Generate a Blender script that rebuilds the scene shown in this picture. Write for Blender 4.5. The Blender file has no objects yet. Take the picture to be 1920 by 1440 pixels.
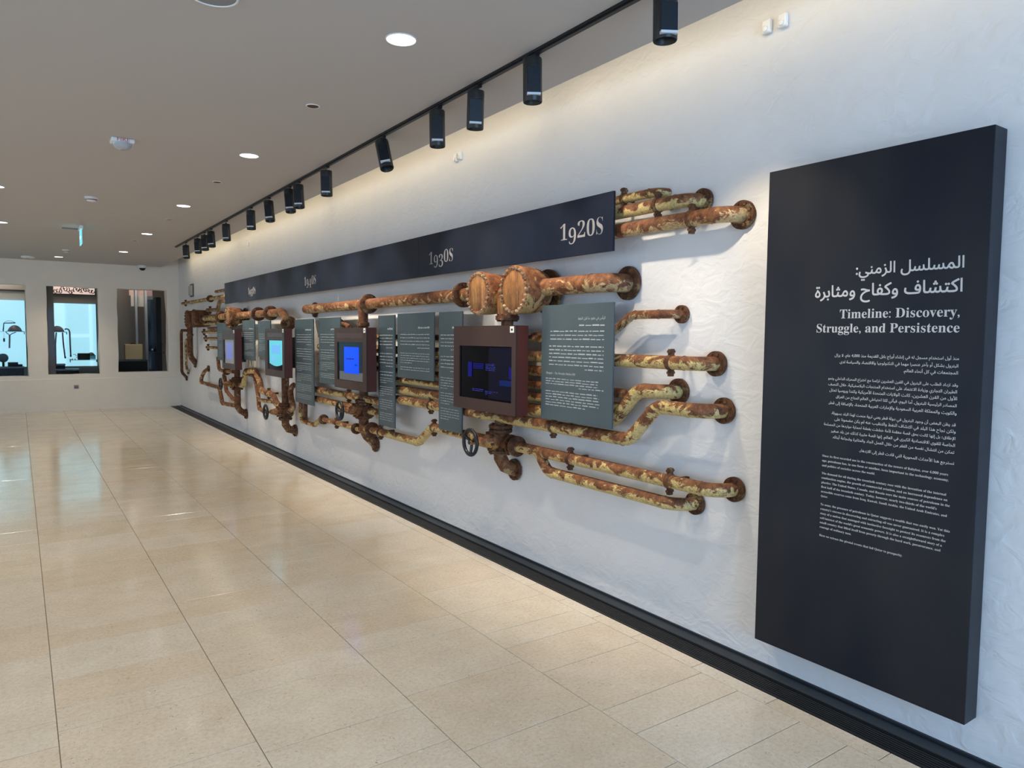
import bpy, bmesh, math, random, unicodedata, re
from mathutils import Vector, Matrix, noise
from mathutils.geometry import delaunay_2d_cdt
random.seed(7)
sc = bpy.context.scene
COL = sc.collection
PI = math.pi
WX = 2.822          # plane of the long exhibit wall; o = distance out from it, y = along it
BY = 16.54          # plane of the end wall
CH = 2.91           # ceiling height

# ------------------------------------------------------------------ camera
cam = bpy.data.cameras.new('camera'); cam.sensor_width = 36; cam.lens = 36 * 1341.54 / 1920
cam.clip_end = 100
co = bpy.data.objects.new('camera', cam); COL.objects.link(co)
yaw, pitch, roll = 0.604022335, -0.064975139, 0.00966725337
F = Vector((math.sin(yaw) * math.cos(pitch), math.cos(yaw) * math.cos(pitch), math.sin(pitch)))
R = Vector((math.cos(yaw), -math.sin(yaw), 0)); U = R.cross(F)
R, U = R * math.cos(roll) + U * math.sin(roll), -R * math.sin(roll) + U * math.cos(roll)
M = Matrix((R, U, -F)).transposed().to_4x4(); M.translation = (0, 0, 1.52)
co.matrix_world = M
sc.camera = co

# ------------------------------------------------------------------ view, world, large lights
sc.view_settings.view_transform = 'Standard'; sc.view_settings.look = 'None'
sc.view_settings.gamma = 1; sc.view_settings.use_curve_mapping = False
sc.view_settings.exposure = 0.0
sc.cycles.use_denoising = True
sc.cycles.max_bounces = 8
w = bpy.data.worlds.new('daylight'); sc.world = w; w.use_nodes = True
w.node_tree.nodes['Background'].inputs[0].default_value = (.62, .78, 1, 1)
w.node_tree.nodes['Background'].inputs[1].default_value = 1.0

def area(name, loc, direction, sx, sy, power, color, spread=PI):
    l = bpy.data.lights.new(name, 'AREA'); l.shape = 'RECTANGLE'; l.size = sx; l.size_y = sy
    l.energy = power; l.color = color; l.spread = spread
    o = bpy.data.objects.new(name, l); COL.objects.link(o); o.location = loc
    o.rotation_euler = Vector(direction).to_track_quat('-Z', 'Y').to_euler()
    return o
DAY = (.32, .60, 1.0)
# daylight arriving through the glazing of the left side and of the end behind the camera
for yy in (-2.2, 1.6, 5.4, 9.2, 13.0):
    area('window_daylight', (-6.2, yy, 1.45), (1, 0, 0), 2.6, 2.0, 36, (.70, .84, 1.0))
area('entrance_daylight', (.4, -5.2, 1.5), (.3, 1, 0), 3.6, 2.4, 390, DAY)
# linear lamps hidden in the slot between ceiling and exhibit wall
for k in range(5):
    area('slot_lamp', (2.56, -2.2 + 3.9 * k, 3.0), (.6, 0, -.25), 3.8, .04, 4.2, (1, .80, .50)).rotation_euler = \
        (Matrix(((0, -.385, -.92), (1, 0, 0), (0, -.92, .385))).to_euler())

# ------------------------------------------------------------------ helpers
def mesh_obj(name, verts, faces, mat, parent=None, smooth=False, label=None, kind=None):
    me = bpy.data.meshes.new(name); me.from_pydata(verts, [], faces); me.update()
    if mat: me.materials.append(mat)
    if smooth: me.polygons.foreach_set('use_smooth', [True] * len(me.polygons))
    o = bpy.data.objects.new(name, me); COL.objects.link(o)
    if parent: o.parent = parent; o.matrix_parent_inverse = Matrix.Translation(-world_loc(parent))
    if label: o['label'] = label
    if kind: o['kind'] = kind
    return o
def world_loc(o):
    v = Vector(o.location)
    p = o.parent
    if p is not None and o.type == 'MESH':       # mesh parts carry world coordinates, origin at zero
        return Vector((0, 0, 0))
    return v
def tag(o, label, cat, group=None):
    o['label'] = label; o['category'] = cat
    if group: o['group'] = group
    return o
def thing(name, label, cat, loc, group=None):
    o = bpy.data.objects.new(name, None); o.empty_display_size = .1; COL.objects.link(o); o.location = loc
    return tag(o, label, cat, group)
class MB:
    def __init__(s): s.v = []; s.f = []
    def add(s, v, f):
        n = len(s.v); s.v += [tuple(p) for p in v]; s.f += [tuple(i + n for i in q) for q in f]; return s
    def box(s, a, b):
        (x0, y0, z0), (x1, y1, z1) = a, b
        x0, x1 = min(x0, x1), max(x0, x1); y0, y1 = min(y0, y1), max(y0, y1); z0, z1 = min(z0, z1), max(z0, z1)
        return s.add([(x0, y0, z0), (x1, y0, z0), (x1, y1, z0), (x0, y1, z0), (x0, y0, z1), (x1, y0, z1), (x1, y1, z1), (x0, y1, z1)],
                     [(3, 2, 1, 0), (4, 5, 6, 7), (0, 1, 5, 4), (1, 2, 6, 5), (2, 3, 7, 6), (3, 0, 4, 7)])
    def lathe(s, c, axis, prof, n=24, flat=False):
        """prof = [(t, r)] along axis from c; closed with caps"""
        ax = Vector(axis).normalized(); u = ax.orthogonal().normalized(); v = ax.cross(u); c = Vector(c)
        vs = []; fs = []
        for t, r in prof:
            for k in range(n):
                a = 2 * PI * k / n; vs.append(c + ax * t + (u * math.cos(a) + v * math.sin(a)) * r)
        for i in range(len(prof) - 1):
            for k in range(n):
                j = (k + 1) % n; fs.append((i * n + k, i * n + j, (i + 1) * n + j, (i + 1) * n + k))
        fs.append(tuple(range(n))[::-1]); fs.append(tuple((len(prof) - 1) * n + k for k in range(n)))
        return s.add(vs, fs)
    def tube(s, pts, r, n=14, cap=True):
        pts = [Vector(p) for p in pts]; vs = []; fs = []
        t0 = (pts[1] - pts[0]).normalized(); u = t0.orthogonal().normalized()
        for i, p in enumerate(pts):
            a = pts[max(i - 1, 0)]; b = pts[min(i + 1, len(pts) - 1)]; t = (b - a).normalized()
            u = (u - t * u.dot(t)).normalized(); v = t.cross(u)
            rr = r(i) if callable(r) else r
            for k in range(n):
                an = 2 * PI * k / n; vs.append(p + (u * math.cos(an) + v * math.sin(an)) * rr)
        for i in range(len(pts) - 1):
            for k in range(n):
                j = (k + 1) % n; fs.append((i * n + k, i * n + j, (i + 1) * n + j, (i + 1) * n + k))
        if cap:
            fs.append(tuple(range(n))[::-1]); fs.append(tuple((len(pts) - 1) * n + k for k in range(n)))
        return s.add(vs, fs)
    def torus(s, c, axis, R_, r, n=28, m=8):
        ax = Vector(axis).normalized(); u = ax.orthogonal().normalized(); v = ax.cross(u); c = Vector(c)
        vs = []; fs = []
        for i in range(n):
            a = 2 * PI * i / n; d = u * math.cos(a) + v * math.sin(a)
            for j in range(m):
                b = 2 * PI * j / m; vs.append(c + d * (R_ + r * math.cos(b)) + ax * r * math.sin(b))
        for i in range(n):
            for j in range(m):
                i2 = (i + 1) % n; j2 = (j + 1) % m
                fs.append((i * m + j, i2 * m + j, i2 * m + j2, i * m + j2))
        return s.add(vs, fs)
    def build(s, name, mat, parent=None, smooth=False, label=None, kind=None, bevel=0, seg=2):
        o = mesh_obj(name, s.v, s.f, mat, parent, False, label, kind)
        if smooth:
            bm = bmesh.new(); bm.from_mesh(o.data)
            for e in bm.edges:
                if len(e.link_faces) == 2 and e.calc_face_angle(0) > .7: e.smooth = False
            for f in bm.faces: f.smooth = True
            bm.to_mesh(o.data); bm.free()
        if bevel:
            md = o.modifiers.new('bevel', 'BEVEL'); md.width = bevel; md.segments = seg; md.limit_method = 'ANGLE'
        return o
def Wp(o, y, z): return Vector((WX - o, y, z))
def fillet(path, R_):
    P = [Vector(p) for p in path]; out = [P[0]]
    for i in range(1, len(P) - 1):
        a = P[i - 1] - P[i]; b = P[i + 1] - P[i]; la, lb = a.length, b.length
        a.normalize(); b.normalize(); ang = a.angle(b)
        if ang > PI - .03: out.append(P[i]); continue
        half = ang / 2; d = min(R_ / math.tan(half), .48 * la if i > 1 else .95 * la, .48 * lb if i < len(P) - 2 else .95 * lb)
        r = d * math.tan(half); cdir = (a + b).normalized(); c = P[i] + cdir * (r / math.sin(half))
        s0 = P[i] + a * d - c; s1 = P[i] + b * d - c; tot = s0.angle(s1); n = max(3, int(tot / .2))
        axx = s0.cross(s1).normalized()
        for k in range(n + 1): out.append(c + Matrix.Rotation(tot * k / n, 3, axx) @ s0)
    out.append(P[-1]); return out

# ------------------------------------------------------------------ materials
def mat(name): 
    m = bpy.data.materials.new(name); m.use_nodes = True; return m, m.node_tree.nodes, m.node_tree.links, m.node_tree.nodes['Principled BSDF']
def simple(name, col, rough=.5, metal=0., emit=None, es=0., spec=.5):
    m, N, L, b = mat(name); b.inputs['Base Color'].default_value = (*col, 1); b.inputs['Roughness'].default_value = rough
    b.inputs['Metallic'].default_value = metal; b.inputs['Specular IOR Level'].default_value = spec
    if emit: b.inputs['Emission Color'].default_value = (*emit, 1); b.inputs['Emission Strength'].default_value = es
    return m
def nz(N, L, vec, scale, detail=3, rough=.55, dist=0.):
    t = N.new('ShaderNodeTexNoise'); t.inputs['Scale'].default_value = scale; t.inputs['Detail'].default_value = detail
    t.inputs['Roughness'].default_value = rough; t.inputs['Distortion'].default_value = dist
    if vec: L.new(vec, t.inputs['Vector'])
    return t
def ramp(N, L, fac, stops):
    r = N.new('ShaderNodeValToRGB'); L.new(fac, r.inputs[0]); e = r.color_ramp.elements
    while len(e) < len(stops): e.new(.5)
    for q, (p, c) in zip(e, stops): q.position = p; q.color = (*c, 1) if len(c) == 3 else c
    return r
def mix(N, L, fac, a, b, mode='MIX'):
    m = N.new('ShaderNodeMix'); m.data_type = 'RGBA'; m.blend_type = mode
    for s, x in ((m.inputs[0], fac), (m.inputs[6], a), (m.inputs[7], b)):
        if hasattr(x, 'links') or hasattr(x, 'is_linked'): L.new(x, s)
        elif isinstance(x, (int, float)): s.default_value = x
        else: s.default_value = (*x, 1)
    return m.outputs[2]
def bump(N, L, b, h, strength, dist):
    q = N.new('ShaderNodeBump'); q.inputs['Strength'].default_value = strength; q.inputs['Distance'].default_value = dist
    L.new(h, q.inputs['Height']); L.new(q.outputs[0], b.inputs['Normal'])
def geo(N): return N.new('ShaderNodeNewGeometry').outputs['Position']
def scaled(N, L, vec, s):
    m = N.new('ShaderNodeMapping'); L.new(vec, m.inputs[0]); m.inputs['Scale'].default_value = s; return m.outputs[0]

def plaster(name, col, bs=.5):
    m, N, L, b = mat(name); p = geo(N)
    big = nz(N, L, p, 2.2, 4, .6); fine = nz(N, L, p, 38, 5, .65); mid = nz(N, L, scaled(N, L, p, (1, 1, 1.6)), 9, 3, .5, .8)
    r = ramp(N, L, big.outputs[0], [(.3, tuple(c * .955 for c in col)), (.7, col)])
    L.new(r.outputs[0], b.inputs['Base Color']); b.inputs['Roughness'].default_value = .7; b.inputs['Specular IOR Level'].default_value = .3
    a = N.new('ShaderNodeMath'); a.operation = 'MULTIPLY_ADD'; L.new(fine.outputs[0], a.inputs[0]); a.inputs[1].default_value = .10
    L.new(mid.outputs[0], a.inputs[2])
    bump(N, L, b, a.outputs[0], bs, .012)
    return m
M_wall = plaster('white_plaster', (.76, .76, .76), .6)
M_wall2 = plaster('warm_plaster', (.84, .76, .64), .3)
M_ceil = simple('ceiling_paint', (.50, .475, .455), .8)
M_black = simple('black_metal', (.012, .013, .015), .38, .3)
M_black2 = simple('black_strip', (.018, .024, .032), .45, .2)

def rust(name, paint, amount, dark=1.):
    m, N, L, b = mat(name); p = geo(N)
    v = scaled(N, L, p, (1, .62, 1))
    n1 = nz(N, L, v, 13, 9, .74, .9); n2 = nz(N, L, p, 70, 5, .7); n3 = nz(N, L, p, 24, 5, .7)
    sep = N.new('ShaderNodeSeparateXYZ'); L.new(N.new('ShaderNodeNewGeometry').outputs['Normal'], sep.inputs[0])
    up = N.new('ShaderNodeMath'); up.operation = 'MULTIPLY_ADD'; L.new(sep.outputs[2], up.inputs[0]); up.inputs[1].default_value = .10
    L.new(n1.outputs[0], up.inputs[2])      # rain-side rust: the upper flank has lost more paint
    rc = ramp(N, L, n3.outputs[0], [(.30, (.045 * dark, .017 * dark, .009 * dark)), (.48, (.15 * dark, .055 * dark, .022 * dark)), (.62, (.24 * dark, .105 * dark, .042 * dark)), (.78, (.38 * dark, .19 * dark, .075 * dark))])
    pc = ramp(N, L, n2.outputs[0], [(.3, tuple(c * .55 for c in paint)), (.55, paint), (.8, tuple(min(1, c * 1.2) for c in paint))])
    t = .5 + (amount - .5) * .40
    fr = ramp(N, L, up.outputs[0], [(t - .020, (1, 1, 1)), (t + .012, (0, 0, 0))])
    n4 = nz(N, L, p, 120, 3, .8); sp_ = ramp(N, L, n4.outputs[0], [(.36, (.25, .16, .10)), (.44, (1, 1, 1))])
    c = mix(N, L, fr.outputs[0], rc.outputs[0], mix(N, L, .75, pc.outputs[0], sp_.outputs[0], 'MULTIPLY'))
    L.new(c, b.inputs['Base Color'])
    rr = ramp(N, L, fr.outputs[0], [(0, (.72,) * 3), (1, (.5,) * 3)]); L.new(rr.outputs[0], b.inputs['Roughness'])
    b.inputs['Specular IOR Level'].default_value = .35
    bump(N, L, b, n2.outputs[0], .5, .004)
    return m
PAINT = (.60, .46, .19)
TONE = {'yellow': rust('flaked_cream_paint', PAINT, .50), 'brown': rust('rust_with_paint_flecks', (.52, .37, .18), .38), 'dark': rust('dark_rust', (.30, .22, .10), .22, .7)}
M_flange = rust('flange_rust', (.22, .16, .075), .30, .55)
M_rivet = rust('pale_rivet_rust', (.40, .30, .18), .5, 1.1)
M_valve = rust('orange_rust', (.33, .235, .10), .32, .85)
def tank():
    m, N, L, b = mat('streaked_rust'); p = geo(N)
    s = nz(N, L, scaled(N, L, p, (9, 9, .8)), 5, 4, .6); n = nz(N, L, p, 26, 6, .7)
    a = ramp(N, L, s.outputs[0], [(.3, (.13, .05, .018)), (.48, (.30, .135, .045)), (.60, (.38, .19, .07)), (.74, (.50, .38, .20))])
    d = ramp(N, L, n.outputs[0], [(.3, (.35, .35, .35)), (.6, (1, 1, 1))])
    L.new(mix(N, L, .75, a.outputs[0], d.outputs[0], 'MULTIPLY'), b.inputs['Base Color'])
    b.inputs['Roughness'].default_value = .5; b.inputs['Metallic'].default_value = .15
    bump(N, L, b, n.outputs[0], .4, .003); return m
M_tank = tank()
M_shell = rust('drum_shell_rust', (.50, .33, .13), .36, 1.1)
def steel(name, c0, c1, rough=.35, metal=.6):
    m, N, L, b = mat(name); p = geo(N); n = nz(N, L, scaled(N, L, p, (1, 1, .5)), 2.4, 2, .5); f = nz(N, L, p, 6, 3)
    r = ramp(N, L, n.outputs[0], [(.3, c0), (.72, c1)]); L.new(r.outputs[0], b.inputs['Base Color'])
    q = ramp(N, L, f.outputs[0], [(.2, (rough * .9,) * 3), (.8, (rough * 1.12,) * 3)]); L.new(q.outputs[0], b.inputs['Roughness'])
    b.inputs['Metallic'].default_value = metal; return m
M_panel = steel('blackened_steel', (.010, .014, .024), (.028, .029, .034), .40, .4)
M_header = steel('blackened_steel_board', (.005, .009, .023), (.011, .016, .030), .36, .15)
for m_ in (M_panel, M_header): m_.node_tree.nodes['Principled BSDF'].inputs['Specular IOR Level'].default_value = .28
M_board = steel('slate_blue_board', (.046, .070, .083), (.060, .086, .098), .40, .0)
M_box = steel('bronze_screen_case', (.050, .024, .019), (.078, .042, .034), .36, .4)
M_boxside = steel('oxblood_case_side', (.060, .009, .004), (.095, .018, .007), .5, .0)
M_letter = simple('pale_print', (.62, .60, .58), .55, 0.)
M_letter2 = simple('grey_print', (.36, .40, .42), .6)
M_year = simple('year_print', (.27, .27, .28), .5, .2)
M_white = simple('white_plastic', (.78, .78, .76), .4)
M_lamp = simple('lamp_diffuser', (.9, .9, .9), .5, 0, (1, .98, .95), 7.)

def limestone():
    m, N, L, b = mat('polished_limestone'); p = geo(N)
    oi = N.new('ShaderNodeObjectInfo'); 
    att = N.new('ShaderNodeAttribute'); att.attribute_name = 'tint'
    add = N.new('ShaderNodeMath'); add.operation = 'ADD'; L.new(oi.outputs['Random'], add.inputs[0]); L.new(att.outputs['Fac'], add.inputs[1])
    fr = N.new('ShaderNodeMath'); fr.operation = 'FRACT'; L.new(add.outputs[0], fr.inputs[0])
    base = ramp(N, L, fr.outputs[0], [(0, (.685, .585, .455)), (.35, (.715, .625, .50)), (.7, (.70, .625, .51)), (1, (.73, .66, .555))])
    cl = nz(N, L, p, 4.5, 5, .65); clr = ramp(N, L, cl.outputs[0], [(.3, (.90, .875, .83)), (.7, (1.04, 1.04, 1.05))])
    c = mix(N, L, .9, base.outputs[0], clr.outputs[0], 'MULTIPLY')
    g = nz(N, L, p, 60, 6, .8); gr = ramp(N, L, g.outputs[0], [(.36, (.81, .79, .76)), (.5, (1, 1, 1)), (.64, (1.1, 1.1, 1.09))])
    c = mix(N, L, .8, c, gr.outputs[0], 'MULTIPLY')
    vo = nz(N, L, scaled(N, L, p, (1, 1, 1)), 52, 2, .5, 2.2); vr = ramp(N, L, vo.outputs[0], [(.275, (.0,) * 3), (.31, (1,) * 3)])
    c = mix(N, L, vr.outputs[0], (.36, .285, .205), c)
    sh = nz(N, L, scaled(N, L, p, (1, 1.3, 1)), 34, 2, .5, 1.2); sr = ramp(N, L, sh.outputs[0], [(.68, (0,) * 3), (.72, (1,) * 3)])
    c = mix(N, L, sr.outputs[0], c, (.72, .68, .60))
    L.new(c, b.inputs['Base Color'])
    rn = nz(N, L, p, 1.6, 3); rr = ramp(N, L, rn.outputs[0], [(.3, (.10,) * 3), (.7, (.17,) * 3)]); L.new(rr.outputs[0], b.inputs['Roughness'])
    b.inputs['Specular IOR Level'].default_value = .55
    und = nz(N, L, p, 2.5, 2); bump(N, L, b, und.outputs[0], .06, .01)
    return m
M_tile = limestone()
M_grout = simple('grout', (.30, .25, .19), .9)

# ------------------------------------------------------------------ measured layout: (name, label, category, tone, radius, path of (offset from wall, y, z), wall flanges, fittings, group)
PIPES=[
('rusty_pipe', 'slimmest paint-flaked pipe above the year board, ending in a bend into the wall', 'pipe', 'yellow', 0.024, [(0.07, 3.146, 2.282), (0.07, 2.668, 2.281), (0.0, 2.668, 2.281)], '', [('C', (0.07, 2.926, 2.282), (0.0, -1.0, -0.0))], None),
('rusty_pipe', 'middle one of the three pipes beside the 1920s board, flanged to the wall', 'pipe', 'yellow', 0.034, [(0.1, 3.156, 2.204), (0.1, 2.426, 2.204), (0.0, 2.426, 2.204)], 'e', [('C', (0.1, 2.643, 2.204), (0.0, -1.0, 0.0))], None),
('rusty_pipe', 'lowest and longest of the three pipes beside the 1920s board, rust brown', 'pipe', 'brown', 0.038, [(0.11, 3.141, 2.103), (0.11, 2.185, 2.103), (0.0, 2.185, 2.103)], 'e', [('C', (0.11, 2.406, 2.103), (0.0, -1.0, 0.0))], None),
('rusty_pipe', 'thick rusty main pipe from the right riveted drum to a wall flange', 'pipe', 'brown', 0.053, [(0.15, 3.733, 1.828), (0.15, 2.943, 1.828), (0.0, 2.943, 1.828)], 'e', [], None),
('rusty_pipe', 'long thick rusty pipe running left from the riveted drums above the small boards', 'pipe', 'brown', 0.048, [(0.15, 4.385, 1.825), (0.15, 6.106, 1.816), (0.15, 8.066, 1.813), (0.0, 8.066, 1.813)], 'e', [('F', (0.15, 4.503, 1.824), (0.0, 1.0, -0.01)), ('F', (0.15, 6.209, 1.816), (0.0, 1.0, -0.0))], None),
('rusty_pipe', 'short vertical rusty riser with a coupling above the screen showing bright blue', 'pipe', 'dark', 0.045, [(0.15, 6.339, 1.808), (0.15, 6.339, 1.58)], '', [('R', (0.15, 6.339, 1.629), (0.0, 0.0, -1.0))], None),
('rusty_pipe', 'slender bent pipe right of the first text board, just under the thick main', 'pipe', 'brown', 0.023, [(0.09, 3.723, 1.531), (0.09, 3.035, 1.524), (0.09, 3.013, 1.527), (0.09, 2.825, 1.647), (0.09, 2.545, 1.647), (0.0, 2.545, 1.647)], 'e', [], None),
('rusty_pipe', 'straight horizontal pipe at mid height right of the first text board', 'pipe', 'yellow', 0.035, [(0.12, 7.598, 1.401), (0.12, 2.317, 1.401), (0.0, 2.317, 1.401)], 'e', [('C', (0.12, 2.509, 1.401), (0.0, -1.0, 0.0)), ('C', (0.12, 5.172, 1.401), (0.0, -1.0, 0.0))], None),
('rusty_pipe', 'mid brown pipe seen only in the gaps behind the text boards, third from top', 'pipe', 'brown', 0.033, [(0.12, 7.6, 1.31), (0.12, 3.064, 1.31)], '', [], None),
('rusty_pipe', 'pipe with a blunt free end peeking out right of the first text board', 'pipe', 'brown', 0.026, [(0.12, 7.602, 1.222), (0.12, 2.844, 1.222)], '', [], None),
('rusty_pipe', 'yellowish pipe ending behind the bent pipe at the lower edge of the first text board', 'pipe', 'yellow', 0.027, [(0.12, 5.669, 1.144), (0.12, 2.871, 1.144)], '', [], None),
('rusty_pipe', 'topmost slim pipe showing in the slits between the text boards', 'pipe', 'yellow', 0.022, [(0.12, 7.596, 1.514), (0.12, 3.613, 1.514)], '', [], None),
('rusty_pipe', 'S-bent pipe rising right of the first text board to a flange, upper of two', 'pipe', 'yellow', 0.038, [(0.12, 5.669, 1.06), (0.12, 2.924, 1.06), (0.12, 2.731, 1.249), (0.12, 2.553, 1.249), (0.0, 2.553, 1.249)], 'e', [], None),
('rusty_pipe', 'long S-bent pipe with a whitish worn stretch below the first text board', 'pipe', 'yellow', 0.036, [(0.14, 5.627, 0.978), (0.14, 2.775, 0.978), (0.14, 2.578, 1.175), (0.14, 2.261, 1.175), (0.0, 2.261, 1.175)], 'e', [('C', (0.14, 3.435, 0.978), (0.0, -1.0, 0.0)), ('C', (0.14, 5.013, 0.978), (0.0, -1.0, 0.0))], None),
('rusty_pipe', 'long straight lower pipe from the nearest valve to the wall flange by the tall panel', 'pipe', 'yellow', 0.034, [(0.13, 3.99, 0.802), (0.13, 2.188, 0.802), (0.0, 2.188, 0.802)], 'e', [('F', (0.13, 3.837, 0.802), (0.0, -1.0, 0.0)), ('C', (0.13, 3.28, 0.802), (0.0, -1.0, 0.0)), ('C', (0.13, 2.488, 0.802), (0.0, -1.0, 0.0))], None),
('rusty_pipe', 'lowest pipe, branching off beneath the long straight pipe and ending in a wall flange', 'pipe', 'yellow', 0.033, [(0.13, 3.585, 0.782), (0.13, 3.495, 0.688), (0.13, 2.424, 0.688), (0.0, 2.424, 0.688)], 'e', [], None),
('rusty_pipe', 'sagging pipe linking the two nearest valves with an S-bend under the text boards', 'pipe', 'yellow', 0.034, [(0.13, 4.055, 0.802), (0.13, 4.998, 0.802), (0.13, 5.246, 0.651), (0.13, 6.359, 0.651)], '', [('F', (0.13, 6.192, 0.651), (0.0, 1.0, 0.0)), ('C', (0.13, 5.993, 0.651), (0.0, 1.0, 0.0)), ('C', (0.13, 4.979, 0.802), (0.0, 1.0, 0.0))], None),
('rusty_pipe', 'slim low pipe left of the second valve, dropping from behind the tallest text board', 'pipe', 'yellow', 0.024, [(0.12, 8.266, 0.86), (0.12, 8.266, 0.522), (0.12, 7.789, 0.522), (0.12, 7.582, 0.615), (0.12, 6.434, 0.615)], '', [('F', (0.12, 7.503, 0.615), (0.0, -1.0, 0.0)), ('F', (0.12, 6.588, 0.615), (0.0, -1.0, 0.0)), ('C', (0.12, 7.111, 0.615), (0.0, -1.0, 0.0))], None),
('rusty_pipe', 'short dark vertical pipe beside the slim low pipe under the tallest text board', 'pipe', 'dark', 0.026, [(0.1, 8.155, 0.898), (0.1, 8.164, 0.574), (0.0, 8.465, 0.488)], '', [], None),
('rusty_pipe', 'upper of two parallel pipes passing left behind the second valve', 'pipe', 'yellow', 0.034, [(0.12, 8.048, 0.925), (0.12, 5.945, 0.925)], '', [('C', (0.12, 6.774, 0.925), (0.0, -1.0, 0.0))], None),
('rusty_pipe', 'lower of two parallel pipes passing left behind the second valve', 'pipe', 'yellow', 0.034, [(0.12, 8.051, 0.82), (0.12, 5.778, 0.82)], '', [], None),
('rusty_pipe', 'short rusty pipe stub poking out above the screen showing bright blue', 'pipe', 'dark', 0.026, [(0.05, 7.18, 1.673), (0.1, 6.978, 1.642), (0.14, 6.694, 1.602)], '', [], None),
('rusty_pipe', 'thick brown pipe with paired flanges running left from the elbow to the narrow drum', 'pipe', 'brown', 0.05, [(0.15, 10.922, 1.801), (0.15, 8.84, 1.801), (0.15, 8.583, 1.658)], '', [('F', (0.15, 9.898, 1.801), (0.0, -1.0, 0.0)), ('F', (0.15, 9.322, 1.801), (0.0, -1.0, 0.0)), ('F', (0.15, 8.592, 1.663), (0.0, -0.87, -0.49))], None),
('rusty_pipe', 'thick cream and rust pipe between the twin drum and the narrow drum', 'pipe', 'yellow', 0.05, [(0.15, 13.29, 1.801), (0.15, 11.173, 1.801)], '', [('F', (0.15, 12.042, 1.801), (0.0, -1.0, 0.0)), ('F', (0.15, 11.422, 1.801), (0.0, -1.0, 0.0)), ('F', (0.15, 13.248, 1.801), (0.0, -1.0, 0.0))], None),
('rusty_pipe', 'short rusty stub beneath the narrow drum, open end facing out', 'pipe', 'brown', 0.035, [(0.3, 10.928, 1.648), (0.15, 11.311, 1.654), (0.12, 11.209, 1.693)], '', [], None),
('rusty_pipe', 'smaller cream pipe just below the thick cream and rust pipe', 'pipe', 'yellow', 0.03, [(0.1, 13.503, 1.713), (0.1, 11.93, 1.713)], '', [], None),
('rusty_pipe', 'small cut pipe stub left of the fourth screen, topmost of four', 'pipe', 'brown', 0.03, [(0.1, 13.168, 1.621), (0.1, 11.866, 1.621)], '', [], None),
('rusty_pipe', 'slim cream pipe with a clamped free end at far left, second of four', 'pipe', 'yellow', 0.024, [(0.1, 13.693, 1.563), (0.1, 11.94, 1.563)], '', [('C', (0.1, 13.572, 1.563), (0.0, -1.0, 0.0))], None),
('rusty_pipe', 'slim cream pipe with a clamped free end at far left, third of four', 'pipe', 'yellow', 0.024, [(0.1, 13.547, 1.452), (0.1, 11.948, 1.452)], '', [('C', (0.1, 13.437, 1.452), (0.0, -1.0, 0.0))], None),
('rusty_pipe', 'slim cream pipe with a clamped free end at far left, lowest of four', 'pipe', 'yellow', 0.024, [(0.1, 13.364, 1.298), (0.1, 11.958, 1.298)], '', [('C', (0.1, 13.267, 1.298), (0.0, -1.0, 0.0))], None),
('rusty_pipe', 'long slanting-looking slim pipe at far upper left with a mid flange', 'pipe', 'yellow', 0.028, [(0.12, 15.434, 2.125), (0.12, 11.408, 2.125)], '', [('F', (0.12, 12.93, 2.125), (0.0, -1.0, 0.0)), ('C', (0.12, 15.091, 2.125), (0.0, -1.0, 0.0))], None),
('rusty_pipe', 'short capped pipe tip above the long slim pipe at far upper left', 'pipe', 'brown', 0.024, [(0.12, 12.504, 2.222), (0.12, 11.535, 2.222)], '', [], None),
('rusty_pipe', 'zigzag pipe stepping down at the left end of the year board', 'pipe', 'brown', 0.03, [(0.12, 11.546, 2.053), (0.12, 12.251, 2.053), (0.12, 12.411, 1.923), (0.12, 13.17, 1.941)], '', [('C', (0.12, 12.957, 1.936), (0.0, 1.0, 0.02))], None),
('rusty_pipe', 'thick dark vertical pipe hanging from the twin drum at far left', 'pipe', 'dark', 0.05, [(0.14, 13.876, 1.837), (0.14, 14.629, 1.85), (0.14, 14.627, 1.105), (0.0, 14.881, 0.963)], 'e', [('R', (0.14, 14.628, 1.508), (0.0, -0.0, -1.0))], None),
('rusty_pipe', 'outermost slim U-shaped pipe at far left of the wall', 'pipe', 'dark', 0.028, [(0.1, 15.11, 1.596), (0.12, 15.615, 1.597), (0.12, 15.638, 0.755), (0.0, 15.765, 0.627)], 'e', [], None),
('rusty_pipe', 'inner cream vertical pipe between the two dark ones at far left', 'pipe', 'yellow', 0.024, [(0.08, 15.186, 1.414), (0.09, 15.347, 1.412), (0.09, 15.323, 0.854), (0.0, 15.584, 0.766)], 'e', [], None),
('rusty_pipe', 'curved pipe starting at a wall flange low at far left and reaching the fourth valve', 'pipe', 'brown', 0.032, [(0.0, 13.71, 0.908), (0.08, 13.673, 0.882), (0.12, 13.922, 0.658), (0.12, 12.372, 0.65), (0.12, 12.184, 0.41), (0.12, 11.483, 0.434)], 's', [], None),
('rusty_pipe', 'second curved pipe joining the fourth valve column from behind its wheel', 'pipe', 'brown', 0.03, [(0.05, 12.319, 0.835), (0.09, 12.031, 0.619), (0.12, 11.476, 0.533), (0.12, 11.251, 0.486)], 's', [], None),
('rusty_pipe', 'J-shaped pipe curling under the leftmost text board to the fourth screen', 'pipe', 'brown', 0.028, [(0.12, 12.45, 1.146), (0.12, 12.37, 0.948), (0.12, 12.002, 0.938), (0.12, 11.417, 0.956)], '', [('F', (0.12, 11.857, 0.942), (0.0, -1.0, 0.03))], None),
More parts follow.
